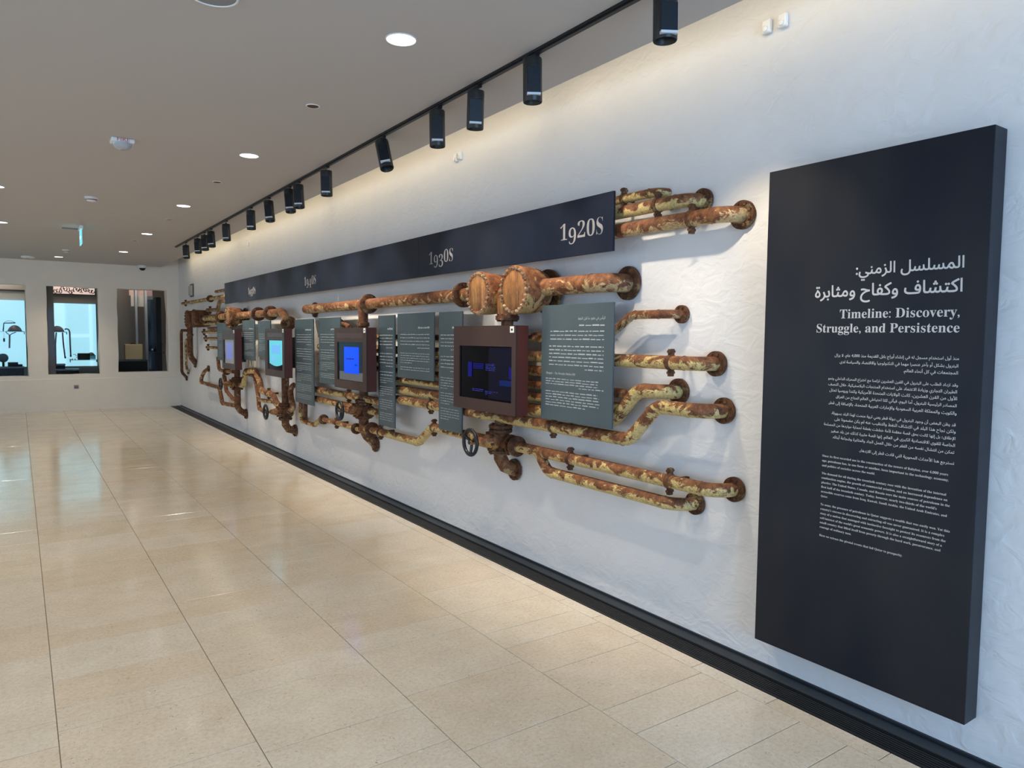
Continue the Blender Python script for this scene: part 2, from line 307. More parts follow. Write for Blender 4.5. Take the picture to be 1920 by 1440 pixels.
('rusty_pipe', 'lumpy yellow pipe rising right of the fourth valve', 'pipe', 'yellow', 0.04, [(0.12, 11.138, 0.768), (0.12, 10.814, 0.787), (0.12, 10.713, 0.995), (0.12, 10.188, 1.026), (0.12, 9.968, 0.882), (0.12, 9.935, 0.768), (0.12, 9.366, 0.743), (0.12, 9.23, 0.65), (0.12, 8.962, 0.605)], '', [('C', (0.12, 9.553, 0.751), (0.0, -1.0, -0.04))], None),
('rusty_pipe', 'thinner looped pipe under the lumpy yellow one, reaching the third wheel', 'pipe', 'brown', 0.028, [(0.09, 10.73, 0.947), (0.09, 10.332, 0.944), (0.09, 10.181, 0.683), (0.09, 10.137, 0.501), (0.12, 9.768, 0.491)], '', [], None),
('rusty_pipe', 'short straight link between the looped pipes left of the third valve', 'pipe', 'yellow', 0.026, [(0.1, 10.12, 0.625), (0.1, 9.391, 0.65)], '', [], None),
('rusty_pipe', 'curled rusty pipe on the right side of the third valve', 'pipe', 'brown', 0.034, [(0.08, 8.615, 0.919), (0.12, 8.664, 0.891), (0.12, 8.617, 0.752), (0.12, 8.518, 0.657), (0.12, 8.812, 0.558)], '', [], None),
('rusty_pipe', 'dark vertical pipe under the screen with the turquoise picture', 'pipe', 'dark', 0.04, [(0.12, 8.803, 1.053), (0.12, 8.874, 0.639)], '', [], None),
]
VALVES=[{'label': 'nearest rusty gate valve, its black handwheel below the blackest screen',
  'wf': (4.08, 0.611),
  'wheel': (0.37, 4.07, 0.816),
  'wr': 0.078,
  'y': 4.032,
  'zb': 0.821,
  'ze': 0.671,
  'zl': 0.748,
  'zt': 0.903,
  'ztop': 1.06},
 {'label': 'second rusty gate valve, its black handwheel below the bright blue screen',
  'wf': (6.53, 0.485),
  'wheel': (0.37, 6.463, 0.826),
  'wr': 0.078,
  'y': 6.383,
  'zb': 0.821,
  'ze': 0.596,
  'zl': 0.759,
  'zt': 0.892,
  'ztop': 1.06},
 {'label': 'third rusty gate valve, standing left of the tallest text board',
  'wf': (8.948, 0.343),
  'wheel': (0.37, 8.88, 0.58),
  'wr': 0.078,
  'y': 8.821,
  'zb': 0.585,
  'ze': 0.392,
  'zl': 0.498,
  'zt': 0.654,
  'ztop': 1.06},
 {'label': 'farthest rusty gate valve, its thin wheel seen nearly edge-on',
  'wf': (11.365, 0.331),
  'wheel': (0.37, 11.258, 0.792),
  'wr': 0.075,
  'y': 11.159,
  'zb': 0.791,
  'ze': 0.411,
  'zl': 0.719,
  'zt': 0.855,
  'ztop': 1.06}]
SPOTS=[(2.034, 2.774, 0.19, 0), (2.909, 2.781, 0.221, 0), (3.434, 2.772, 0.214, -4), (3.878, 2.772, 0.224, 0), (4.674, 2.761, 0.225, 22), (5.756, 2.766, 0.214, 0), (6.47, 2.768, 0.217, 6), (6.731, 2.765, 0.224, 10), (7.391, 2.76, 0.216, 12), (8.06, 2.764, 0.215, 2), (9.177, 2.757, 0.209, 5), (10.003, 2.761, 0.212, 12), (10.391, 2.756, 0.212, 8), (10.842, 2.758, 0.213, 6), (11.69, 2.755, 0.204, 8)]
# ------------------------------------------------------------------ the room
def struct(name, mb, m, **k):
    o = mb.build(name, m, **k); o['kind'] = 'structure'; return o
floor = struct('floor', MB().box((-6.3, -5.4, -.12), (WX + .05, BY + 2.2, -.006)), M_grout)
# limestone slabs in columns of equal width and courses of mixed depth
XJ = [2.615 - .0 if k == 0 else 2.530 - .612 * (k - 1) for k in range(16)]
tiles = []
known = {3: [1.10, 1.54, 1.80, 2.28, 2.576, 3.059, 3.25, 3.544], 2: [.95, 1.30, 1.70, 2.18, 2.665, 3.149, 3.346, 3.642],
         4: [1.5, 1.99, 2.30, 2.669, 3.149, 3.348, 3.63, 4.014], 5: [1.60, 2.05, 2.56, 3.039, 3.249, 3.534, 3.95, 4.426, 4.901, 5.369]}
rnd = random.Random(3)
for c in range(len(XJ) - 1):
    x1, x0 = XJ[c], XJ[c + 1]
    if x0 < -6.3: break
    ys = list(known.get(c, []))
    if not ys: ys = [rnd.uniform(.3, .8)]
    while ys[0] > -4.6: ys.insert(0, ys[0] - rnd.choice((.2, .3, .3, .4, .48)))
    while ys[-1] < BY - .5: ys.append(ys[-1] + rnd.choice((.2, .3, .3, .4, .48)))
    ys.append(BY)
    for a, b in zip(ys[:-1], ys[1:]): tiles.append((x0, x1, a, b))
def slab(x0, x1, a, b):
    g = .0016; e = .0012; X0, X1, A, B_ = x0 + g, x1 - g, a + g, b - g
    v = [(X0, A, -.01), (X1, A, -.01), (X1, B_, -.01), (X0, B_, -.01)]
    v += [(X0, A, -e), (X1, A, -e), (X1, B_, -e), (X0, B_, -e)]
    v += [(X0 + e, A + e, 0), (X1 - e, A + e, 0), (X1 - e, B_ - e, 0), (X0 + e, B_ - e, 0)]
    f = [(8, 9, 10, 11)]
    for k in range(4):
        j = (k + 1) % 4; f += [(k, j, j + 4, k + 4), (k + 4, j + 4, j + 8, k + 8)]
    return v, f
def inview(t):
    x, y = (t[0] + t[1]) / 2, (t[2] + t[3]) / 2; d = Vector((x, y, -1.52)); z = d.dot(F)
    if z < .5: return False
    px = 960 + 1341.5 * d.dot(R) / z; py = 720 - 1341.5 * d.dot(U) / z
    return -350 < px < 2100 and py < 1750
tiles.sort(key=lambda t: (0 if inview(t) else 1, t[0] ** 2 + t[2] ** 2))
rest = MB(); tint = []
for i, t in enumerate(tiles):
    v, f = slab(*t)
    if i < 290: mesh_obj('floor_tile', v, f, M_tile, floor)
    else:
        rest.add(v, f); tint += [rnd.random()] * 12
ft = rest.build('distant_floor_tiles', M_tile, floor, kind='stuff')
at = ft.data.attributes.new('tint', 'FLOAT', 'POINT'); at.data.foreach_set('value', tint)

# exhibit wall: hand-trowelled plaster, very slightly uneven
def wavy_wall():
    v = []; f = []; ny, nzz = 150, 30; y0, y1, z0, z1 = -5.4, BY + .02, -.12, 3.55
    for i in range(ny + 1):
        for j in range(nzz + 1):
            y = y0 + (y1 - y0) * i / ny; z = z0 + (z1 - z0) * j / nzz
            n = noise.noise(Vector((y * .55, z * .9, 3.1))) * .006 + noise.noise(Vector((y * 2.1, z * 2.6, 9))) * .0022
            v.append((WX + .004 + n, y, z))
    for i in range(ny):
        for j in range(nzz):
            a = i * (nzz + 1) + j; f.append((a, a + 1, a + nzz + 2, a + nzz + 1))
    n0 = len(v); v += [(WX + .2, y0, z0), (WX + .2, y1, z0), (WX + .2, y1, z1), (WX + .2, y0, z1)]; f.append((n0, n0 + 1, n0 + 2, n0 + 3))
    c = [0, ny * (nzz + 1), ny * (nzz + 1) + nzz, nzz]
    for k in range(4): j = (k + 1) % 4; f.append((c[k], c[j], n0 + j, n0 + k))
    return v, f
v, f = wavy_wall(); o = mesh_obj('wall_right', v, f, M_wall, smooth=True); o['kind'] = 'structure'

# end wall with deep window niches
def niche_wall(name, wins, xa, xb, m):
    th = .27
    def br(a, b, cuts, st):
        s = sorted(set([a, b] + [c for c in cuts if a < c < b])); o = []
        for p, q in zip(s[:-1], s[1:]):
            n = max(1, int((q - p) / st)); o += [p + (q - p) * k / n for k in range(n)]
        return o + [s[-1]]
    xs = br(xa, xb, [w_[0] for w_ in wins] + [w_[1] for w_ in wins], .12)
    zs = br(-.1, 3.55, [w_[2] for w_ in wins] + [w_[3] for w_ in wins], .12)
    def solid(i, k):
        if not (0 <= i < len(xs) - 1 and 0 <= k < len(zs) - 1): return False
        x, z = (xs[i] + xs[i + 1]) / 2, (zs[k] + zs[k + 1]) / 2
        return not any(w_[0] < x < w_[1] and w_[2] < z < w_[3] for w_ in wins)
    idx = {}; v = []
    def V(i, k, d):
        if (i, k, d) not in idx:
            x, z = xs[i], zs[k]; idx[(i, k, d)] = len(v)
            wx = noise.noise(Vector((x * 1.3, z * 2.3, d * 1.1))) * .022; wz = noise.noise(Vector((x * 2.3, z * 1.3, 7 + d))) * .014
            e = 0 if (k == 0 or k == len(zs) - 1 or i == 0 or i == len(xs) - 1) else 1
            v.append((x + wx * e, BY + d * th + noise.noise(Vector((x * 1.1, z * 1.1, 4))) * .005, z + wz * e))
        return idx[(i, k, d)]
    f = []
    for i in range(len(xs) - 1):
        for k in range(len(zs) - 1):
            if not solid(i, k): continue
            f.append((V(i, k, 0), V(i + 1, k, 0), V(i + 1, k + 1, 0), V(i, k + 1, 0)))
            f.append((V(i, k, 1), V(i, k + 1, 1), V(i + 1, k + 1, 1), V(i + 1, k, 1)))
            for (di, dk, a, b) in ((-1, 0, (i, k + 1), (i, k)), (1, 0, (i + 1, k), (i + 1, k + 1)), (0, -1, (i, k), (i + 1, k)), (0, 1, (i + 1, k + 1), (i, k + 1))):
                if not solid(i + di, k + dk):
                    f.append((V(*b, 0), V(*a, 0), V(*a, 1), V(*b, 1)))
    o = mesh_obj(name, v, f, m, smooth=False); o['kind'] = 'structure'
    md = o.modifiers.new('bevel', 'BEVEL'); md.width = .022; md.segments = 3; md.limit_method = 'ANGLE'; md.angle_limit = .9
    for p in o.data.polygons: p.use_smooth = True
    bm = bmesh.new(); bm.from_mesh(o.data)
    bmesh.ops.recalc_face_normals(bm, faces=bm.faces)
    bm.to_mesh(o.data); bm.free()
    return o
WINS = [(-3.14, -2.27, .70, 2.43), (-1.94, -1.07, .70, 2.43), (-.73, .145, .69, 2.435), (.47, 1.345, .705, 2.43), (1.675, 2.60, .735, 2.43)]
niche_wall('wall_back', WINS, -6.3, WX + .1, M_wall2)
# slightly proud plinth under the niches
def ledge():
    m = MB(); n = 60; xa, xb = -6.3, WX + .004; v = []; f = []
    for i in range(n + 1):
        x = xa + (xb - xa) * i / n; z = .625 + .006 * math.sin(x * 1.7)
        v += [(x, BY - .016, 0), (x, BY - .016, z - .012), (x, BY - .006, z), (x, BY + .02, z), (x, BY + .02, 0)]
    for i in range(n):
        for k in range(5):
            j = (k + 1) % 5; a = i * 5; f.append((a + k, a + j, a + 5 + j, a + 5 + k))
    f += [(4, 3, 2, 1, 0), tuple(n * 5 + k for k in range(5))]
    return m.add(v, f)
struct('trim_1', ledge(), M_wall2)

struct('ceiling', MB().box((-6.3, -5.4, CH), (2.49, BY, CH + .13)), M_ceil)
struct('trim_2', MB().box((2.42, -5.4, 3.5), (WX + .1, BY, 3.56)).box((2.40, -5.4, CH + .13), (2.44, BY, 3.5)), M_wall)
# left side and the end behind the camera: piers between glazed openings
lw = MB()
for ya, yb in ((-5.4, -3.5), (-.9, .3), (2.9, 4.1), (6.7, 7.9), (10.5, 11.7), (14.3, BY)): lw.box((-6.3, ya, 0), (-6.5, yb, CH))
lw.box((-6.3, -5.4, 0), (-6.5, BY, .45)); lw.box((-6.3, -5.4, 2.45), (-6.5, BY, CH))
struct('wall_left', lw, M_wall2)
fw = MB().box((-6.5, -5.4, 0), (-3.1, -5.6, 3.5)).box((1.9, -5.4, 0), (WX + .2, -5.6, 3.5)).box((-3.1, -5.4, 2.7), (1.9, -5.6, 3.5))
struct('wall_front', fw, M_wall2)

# black floor strip and slatted air grille along the exhibit wall
struct('baseboard_right', MB().box((2.742, -5.4, -.01), (WX + .01, BY - .02, .006)).box((WX - .006, -5.4, 0), (WX + .01, BY - .02, .016)), M_black2, bevel=.002)
g = thing('floor_grille', 'black slatted air grille running along the foot of the pipework wall', 'grille', (2.68, 6, 0))
MB().box((2.615, -5.4, -.03), (2.744, BY - .02, -.02)).build('grille_bed', simple('grille_shadow', (.004, .004, .005), .8), g)
MB().box((2.6155, -5.4, -.02), (2.621, BY - .02, .003)).box((2.738, -5.4, -.02), (2.7435, BY - .02, .003)).build('grille_frame', M_black, g)
for k in range(8):
    x = 2.630 + k * .0145
    MB().box((x, -5.4, -.012), (x + .0065, BY - .02, -.001)).build('grille_slat', M_black, g)
gm = MB()
for yy in range(-4, 16, 2): gm.box((2.621, yy + .3, -.02), (2.738, yy + .306, -.009))
gm.build('grille_crossbar', M_black, g, kind='stuff')
# cut the tile bed where the grille lies: the slab columns already stop at x = 2.615

# ------------------------------------------------------------------ lettering
F2 = {}
for cp in list(range(0xFE70, 0xFEFD)) + list(range(0xFB50, 0xFC00)):
    d = unicodedata.decomposition(chr(cp)).split()
    if d and d[0][0] == '<':
        kx = {'<isolated>': 'i', '<final>': 'f', '<initial>': 's', '<medial>': 'm'}.get(d[0])
        if kx: F2[(''.join(chr(int(x, 16)) for x in d[1:]), kx)] = chr(cp)
def shape_ar(s):
    u = []; i = 0
    while i < len(s):
        if s[i:i + 2] in ('\u0644\u0627', '\u0644\u0623', '\u0644\u0625', '\u0644\u0622'): u.append(s[i:i + 2]); i += 2
        elif s[i] in '\u064b\u064f': i += 1
        else: u.append(s[i]); i += 1
    dual = lambda c: (c, 'm') in F2
    joins = lambda c: (c, 'f') in F2
    out = []
    for k, c in enumerate(u):
        p = k > 0 and dual(u[k - 1]) and joins(c); q = k + 1 < len(u) and dual(c) and joins(u[k + 1])
        out.append(F2.get((c, 'm' if p and q else 'f' if p else 's' if q else 'i'), c))
    return re.sub(r'[0-9][0-9,]*', lambda m: m.group()[::-1], ''.join(reversed(out)))
def serif(s):
    o = ''
    for c in s:
        if 'A' <= c <= 'Z': o += chr(0x1D400 + ord(c) - 65)
        elif 'a' <= c <= 'z': o += chr(0x1D41A + ord(c) - 97)
        elif '0' <= c <= '9': o += chr(0x1D7CE + ord(c) - 48)
        else: o += c
    return o
def glyph_mesh(body, res=3, bold=0.):
    """filled glyph outlines of a string: (verts2d, tris); each outer contour is filled with its own holes"""
    cu = bpy.data.curves.new('text', 'FONT'); cu.body = body; cu.size = 1; ob = bpy.data.objects.new('text', cu); COL.objects.link(ob)
    dg = bpy.context.evaluated_depsgraph_get(); cv = ob.evaluated_get(dg).to_curve(dg)
    loops = []
    for s in cv.splines:
        pts = []; bp = s.bezier_points; n = len(bp)
        if n < 2: continue
        for i in range(n):
            a, b = bp[i], bp[(i + 1) % n]
            p0, p1, p2, p3 = a.co, a.handle_right, b.handle_left, b.co
            straight = (p0 - p3).length < 1e-5 or ((p1 - p0).cross(p3 - p0).length < 1e-5 and (p2 - p0).cross(p3 - p0).length < 1e-5)
            m = 1 if straight else res
            for k in range(m):
                t = k / m; pts.append(((1 - t) ** 3 * p0 + 3 * t * (1 - t) ** 2 * p1 + 3 * t * t * (1 - t) * p2 + t ** 3 * p3).to_2d())
        q = [pts[0]]
        for p in pts[1:]:
            if (p - q[-1]).length > 1e-4: q.append(p)
        if (q[0] - q[-1]).length < 1e-4: q.pop()
        if len(q) > 2: loops.append(q)
    ob.to_curve_clear() if hasattr(ob, 'to_curve_clear') else None
    COL.objects.unlink(ob); bpy.data.objects.remove(ob); bpy.data.curves.remove(cu)
    area_ = lambda q: sum(q[i - 1].x * q[i].y - q[i].x * q[i - 1].y for i in range(len(q))) / 2
    # group touching outlines, then keep every triangle with a non-zero winding number
    bb = [(min(p.x for p in q), max(p.x for p in q), min(p.y for p in q), max(p.y for p in q)) for q in loops]
    groups = []
    for i, q in enumerate(loops):
        hit = [g_ for g_ in groups if any(bb[i][0] < bb[j][1] and bb[j][0] < bb[i][1] and bb[i][2] < bb[j][3] and bb[j][2] < bb[i][3] for j in g_)]
        new = [i]
        for g_ in hit: new += g_; groups.remove(g_)
        groups.append(new)
    V_ = []; T = []
    for g_ in groups:
        ls = [loops[i] for i in g_]; big = max(ls, key=lambda q: abs(area_(q))); sg = 1 if area_(big) > 0 else -1
        if bold:
            nl = []
            for q in ls:
                r = []
                for i in range(len(q)):
                    a = (q[i] - q[i - 1]); b = (q[(i + 1) % len(q)] - q[i])
                    t = (a.normalized() + b.normalized()); t = t.normalized() if t.length > .1 else a.normalized()
                    r.append(q[i] + Vector((t.y, -t.x)) * bold * sg)
                nl.append(r)
            ls = nl
        vs = []; es = []
        for q in ls:
            n = len(vs); vs += [Vector(p) for p in q]; es += [(n + i, n + (i + 1) % len(q)) for i in range(len(q))]
        ov, oe, of_, *_ = delaunay_2d_cdt(vs, es, [], 0, 1e-5)
        segs = [(q[i - 1], q[i]) for q in ls for i in range(len(q))]
        n = len(V_); V_ += [(p.x, p.y) for p in ov]
        for t in of_:
            cx = sum(ov[k].x for k in t) / 3; cy = sum(ov[k].y for k in t) / 3; wn = 0
            for a, b in segs:
                if (a.y > cy) != (b.y > cy) and cx < (b.x - a.x) * (cy - a.y) / (b.y - a.y) + a.x: wn += 1 if b.y > a.y else -1
            if wn: T.append(tuple(k + n for k in t))
    used = sorted({k for t in T for k in t}); mp = {k: i for i, k in enumerate(used)}
    V_ = [V_[k] for k in used]; T = [tuple(mp[k] for k in t) for t in T]
    return V_, T
def lettering(name, body, m, parent, o_, yl, yr, z, lift=.0008, res=3, bold=0., sz=None, anchor='fit', kind=None, mb=None):
    """set a line on the wall-parallel plane at offset o_, from y=yl (reader's left) to y=yr, baseline z"""
    V_, T = glyph_mesh(body, res, bold)
    if not V_: return None
    x0 = min(p[0] for p in V_); x1 = max(p[0] for p in V_); s = (yl - yr) / (x1 - x0); szz = sz or s
    v = [(WX - o_ - lift, yl - (p[0] - x0) * s, z + p[1] * szz) for p in V_]
    if mb is not None: mb.add(v, T); return mb
    return mesh_obj(name, v, T, m, parent, kind=kind)

# ------------------------------------------------------------------ tall introduction panel
pn = thing('information_sign', 'tall free-hung blackened steel panel headed Timeline, at the right', 'panel', (WX - .05, 1.54, .163))
MB().box((WX - .1, 1.102, .163), (WX - .006, 1.981, 2.250)).build('panel_body', M_panel, pn, bevel=.0025)
MB().box((WX - .012, 1.2, .4), (WX + .012, 1.26, 2.1)).box((WX - .012, 1.82, .4), (WX + .012, 1.88, 2.1)).build('hanging_bracket', M_black, pn)
TO = .1
lettering('title_line', shape_ar('المسلسل الزمني:'), M_letter, pn, TO, 1.570, 1.177, 1.779, bold=.016)
lettering('title_line', shape_ar('اكتشاف وكفاح ومثابرة'), M_letter, pn, TO, 1.742, 1.179, 1.696, bold=.016)
lettering('title_line', serif('Timeline: Discovery,'), M_letter, pn, TO, 1.630, 1.184, 1.609)
lettering('title_line', serif('Struggle, and Persistence'), M_letter, pn, TO, 1.729, 1.182, 1.553)
AR = ['منذ أول استخدام مسجل له في إنشاء أبراج بابل القديمة منذ 4,000 عام، لا يزال', 'البترول بشكل أو بآخر عنصراً مهماً في التكنولوجيا والاقتصاد والسياسة لدى', 'المجتمعات في كل أنحاء العالم.',
 'وقد ازداد الطلب على البترول في القرن العشرين تزامناً مع اختراع المحرك الداخلي ونمو', 'الطيران التجاري وزيادة الاعتماد على استخدام المنتجات البلاستيكية. خلال النصف', 'الأول من القرن العشرين، كانت الولايات المتحدة الأمريكية وكندا وروسيا تمثل', 'المصادر الرئيسية للبترول. أما اليوم، فيأتي ثلثا احتياطي العالم المتاح من العراق', 'والكويت والمملكة العربية السعودية والإمارات العربية المتحدة، بالإضافة إلى قطر.',
 'قد يظن البعض أن وجود البترول في دولة قطر يعني ثروة مُنحت لهذا البلد بسهولة.', 'ولكن نجاح هذا البلد في اكتشاف النفط والتنقيب عنه لم يكن مضموناً على', 'الإطلاق؛ بل إنها كانت بحق قصة معقدة لأمة خططت بفطنة لحماية مواردها من المصلحة', 'الخاصة للقوى الاقتصادية الكبرى في العالم. إنها قصة مثيرة كذلك عن بلد صغير', 'تمكن من انتشال نفسه من الفقر من خلال العمل الجاد والمثابرة وشجاعة أبنائه.',
 'نسترجع هنا الأحداث المحورية التي قادت قطر إلى الازدهار.']
ARP = [(1.645, 1.179, 1.456), (1.622, 1.18, 1.43), (1.369, 1.18, 1.405), (1.669, 1.178, 1.362), (1.668, 1.18, 1.338), (1.662, 1.179, 1.314), (1.633, 1.179, 1.289), (1.665, 1.178, 1.262), (1.65, 1.179, 1.221), (1.635, 1.178, 1.197), (1.681, 1.178, 1.173), (1.649, 1.178, 1.148), (1.641, 1.179, 1.123), (1.527, 1.178, 1.084)]
EN = ['Since its first recorded use in the construction of the towers of Babylon, over 4,000 years', 'ago, petroleum has, in one form or another, been important to the technology, economy,', 'and politics of societies across the world.',
 'The demand for oil during the twentieth century rose with the invention of the internal', 'combustion engine, the growth of commercial aviation, and an increased dependence on', 'plastics. The United States, Canada, and Russia were the main sources of petroleum in the', "first half of the twentieth century. Today, however, nearly two-thirds of the world's", 'accessible reserves come from Iraq, Kuwait, Saudi Arabia, the United Arab Emirates, and', 'Qatar.',
 'To some, the presence of petroleum in Qatar suggests a wealth that was easily won. Yet this', "country's success in discovering and extracting oil was never guaranteed. It is a complex", 'story of a nation that managed with instinctive foresight to protect its resources from the', "self-interest of the world's great economic powers. It is also a straightforward story of a", 'small country that lifted itself from poverty through the hard work, perseverance, and', 'courage of ordinary men.', 'Here we retrace the pivotal events that led Qatar to prosperity.']
ENP = [(1.682, 1.196, 1.042), (1.682, 1.193, 1.022), (1.682, 1.46, 1.002), (1.682, 1.199, 0.969), (1.682, 1.194, 0.95), (1.682, 1.185, 0.931), (1.682, 1.229, 0.912), (1.682, 1.193, 0.893), (1.682, 1.651, 0.874), (1.682, 1.181, 0.839), (1.682, 1.198, 0.82), (1.682, 1.193, 0.801), (1.682, 1.205, 0.782), (1.682, 1.209, 0.763), (1.682, 1.545, 0.744), (1.682, 1.342, 0.709)]
for grp in ((0, 3), (3, 8), (8, 13), (13, 14)):
    mb = MB()
    for k in range(*grp): lettering('', shape_ar(AR[k]), None, None, TO, *ARP[k], res=2, bold=.012, mb=mb)
    mb.build('arabic_paragraph', M_letter, pn, kind='stuff')
for grp in ((0, 3), (3, 9), (9, 15), (15, 16)):
    mb = MB()
    for k in range(*grp): lettering('', serif(EN[k]), None, None, TO, *ENP[k], res=2, mb=mb)
    mb.build('english_paragraph', M_letter, pn, kind='stuff')

# ------------------------------------------------------------------ decade header boards
HB = [(2.868, 5.118, '1920s', 3.318, 2.947, 2.084), (5.122, 7.367, '1930s', 4.938, 4.571, 2.072), (7.371, 9.60, '1940s', 7.857, 7.481, 2.069), (9.604, 11.56, '1950s', 10.20, 9.826, 2.070)]
hb = thing('decade_board', 'long blackened steel board with decades 1920s to 1950s above the pipework', 'board', (WX - .19, 7.2, 1.985))
for (ya, yb, t, yl, yr, z) in HB:
    MB().box((WX - .2, ya, 1.986), (WX - .185, yb, 2.302)).build('board_section', M_header, hb, bevel=.0015)
def year(t, yl, yr, z):
    mb = MB(); x = 0; parts = []
    for ch in t:
        V_, T = glyph_mesh(serif(ch), 4, -.012)
        x0 = min(p[0] for p in V_); x1 = max(p[0] for p in V_); h = max(p[1] for p in V_)
        sy = .70 / h; dz = -.22 if ch in '9345' else 0.
        sx = .95 if ch != 's' else 1.15
        parts.append(([((p[0] - x0) * sx + x, p[1] * sy + dz) for p in V_], T)); x += (x1 - x0) * sx + .085
    x -= .085; s = (yl - yr) / x
    for V_, T in parts: mb.add([(WX - .2012, yl - p[0] * s, z + p[1] * .135) for p in V_], T)
    mb.build('decade_lettering', M_year, hb)
for h in HB: year(*h[2:])
hm = MB()
for yy in (3.3, 5.0, 6.8, 8.6, 10.4, 11.3):
    hm.tube([Wp(.186, yy, 2.24), Wp(-.004, yy, 2.24)], .012, 8)
hm.build('standoff_rod', M_black, hb, kind='stuff')

# ------------------------------------------------------------------ small text boards
def bars(mb, o_, yl, yr, z, h, r, dense=.86):
    y = yl
    while y > yr:
        wl = r.uniform(.018, .06); e = max(yr, y - wl); a = WX - o_ - .0007
        z0 = z + r.uniform(-.0006, .0006); hh = h * r.uniform(.65, 1.1)
        mb.add([(a, y, z0), (a, e, z0), (a, e, z0 + hh), (a, y, z0 + hh)], [(0, 1, 2, 3)]); y = e - r.uniform(.006, .012)
BOARDS = [('lone wide slate-blue text board hanging right of the blackest screen', 2.851, 3.487, 1.030, 1.714),
 ('narrow slate-blue text board tucked behind the left edge of the blackest screen', 4.436, 4.780, .820, 1.705),
 ('short wide slate-blue text board between two narrow ones, left of the blackest screen', 4.860, 5.497, 1.177, 1.708),
 ('long narrow slate-blue text board just right of the bright blue screen', 5.556, 5.888, .735, 1.701),
 ('slate-blue text board half hidden behind the left of the bright blue screen', 6.80, 7.405, 1.022, 1.704),
 ('tallest narrow slate-blue text board between the turquoise and the bright blue screens', 7.580, 8.205, .756, 1.700),
 ('short slate-blue text board behind the left of the turquoise screen', 9.17, 9.745, 1.235, 1.704),
 ('slate-blue text board just right of the fourth, violet-grey screen', 9.905, 10.544, 1.172, 1.722),
 ('leftmost slate-blue text board, behind the left of the violet-grey screen', 11.15, 12.105, 1.12, 1.70)]
for i, (lb, ya, yb, za, zb) in enumerate(BOARDS):
    t = thing('text_board', lb, 'board', (WX - .19, (ya + yb) / 2, za), 'text boards')
    MB().box((WX - .2, ya, za), (WX - .188, yb, zb)).build('board_sheet', M_board, t, bevel=.001)
    for zz in (1.40, 1.31): MB().box((WX - .189, (ya + yb) / 2 - .03, zz - .015), (WX - .150, (ya + yb) / 2 + .03, zz + .015)).build('mounting_block', M_black, t)
    r = random.Random(i + 5); wd = yb - ya; yl, yr = yb - wd * .09, ya + wd * .11
    pm = MB(); z = zb - .125; H = zb - za
    if i == 0:
        lettering('board_heading', shape_ar('اليأس في عقود ما قبل النفط'), M_letter2, t, .2, 3.145, 2.915, 1.625, bold=.01)
        lettering('board_heading', serif('Despair \u2013 The Decades Before Oil'), M_letter2, t, .2, 3.435, 3.165, 1.305)
        bars(pm, .2, 3.135, 2.92, 1.588, .008, r)
        for k in range(3): bars(pm, .2, 3.40, 2.922 + .0, 1.556 - .023 * k, .0065, r)
        for k in range(7): bars(pm, .2, 3.41 - (.0 if k < 6 else .33), 2.925, 1.468 - .0215 * k, .0065, r)
        for k in range(3): bars(pm, .2, 3.44, 2.94 + .03 * r.random(), 1.275 - .015 * k, .006, r)
        bars(pm, .2, 3.13, 2.92, 1.23, .006, r)
        for k in range(6): bars(pm, .2, 3.44, (2.94 if k < 5 else 3.06) + .03 * r.random(), 1.20 - .0165 * k, .006, r)
    else:
        bars(pm, .2, yr + wd * .30, yr, z, .016, r); z -= .05
        split = za + H * .46; k = 0
        while z > za + .05:
            ar = z > split; gap = .027 if ar else .0195
            if k % 6 == 5: z -= gap * .9; k += 1; continue
            short = (k % 6 == 4); fr = r.uniform(.3, .6)
            a, b = (yl, yr) if not short else ((yr + (yl - yr) * fr, yr) if ar else (yl, yl - (yl - yr) * fr))
            bars(pm, .2, a, b, z, .0066 if ar else .0050, r); z -= gap; k += 1
    pm.build('printed_text', M_letter2, t, kind='stuff')

# ------------------------------------------------------------------ screen cases
def emis(name, col, s):
    return simple(name, (.004, .004, .004), .2, 0, col, s, .12)
M_glass = simple('dark_screen_glass', (.002, .002, .004), .10, spec=.12)
def sheet(o_, yl, yr, zt, zb, d=.0015):
    return MB().box((WX - o_ - d, yr, zb), (WX - o_, yl, zt))
def case(label, ya, yb, za, zb, sy0, sy1, sz0, sz1, band):
    """ya..yb width, screen opening sy0..sy1 (y) and sz0..sz1"""
    t = thing('screen_case', label, 'screen', (WX - .28, (ya + yb) / 2, za), 'screen cases'); X0, X1 = WX - .33, WX - .235
    MB().box((X0 + .012, ya, za), (X1, yb, zb)).build('case_body', M_boxside, t, bevel=.002)
    fr = MB(); xa, xb = X0, X0 + .014
    for a, b, c, d in ((ya, yb, za, sz0), (ya, yb, sz1, zb), (ya, sy0, sz0, sz1), (sy1, yb, sz0, sz1)): fr.box((xa, a, c), (xb, b, d))
    fr.build('front_frame', M_box, t)
    if band: MB().box((X0 - .001, sy0, sz1 + .035), (X0 + .002, sy1, zb - .05)).build('inset_band', M_boxside if band == 2 else steel('band_bronze', (.085, .045, .036), (.11, .06, .05), .3, .5), t, bevel=.001)
    MB().box((X0 + .0095, sy0, sz0), (X0 + .0118, sy1, sz1)).build('display', M_glass, t)
    MB().box((X0 - .0015, ya + .02, zb - .045), (X0 + .001, ya + .062, zb - .006)).build('case_sticker', M_white, t)
    MB().box((X0 - .002, ya + .032, zb - .033), (X0 - .0014, ya + .05, zb - .020)).build('sticker_mark', M_black, t)
    MB().box((X1 - .01, (ya + yb) / 2 - .06, za + .1), (WX - .10, (ya + yb) / 2 + .06, zb - .1)).build('mounting_arm', M_black, t)
    return t
so = .3215
t = case('nearest screen case, its display almost black with faint blue text', 3.575, 4.328, 1.036, 1.594, 3.619, 4.253, 1.112, 1.462, 0)
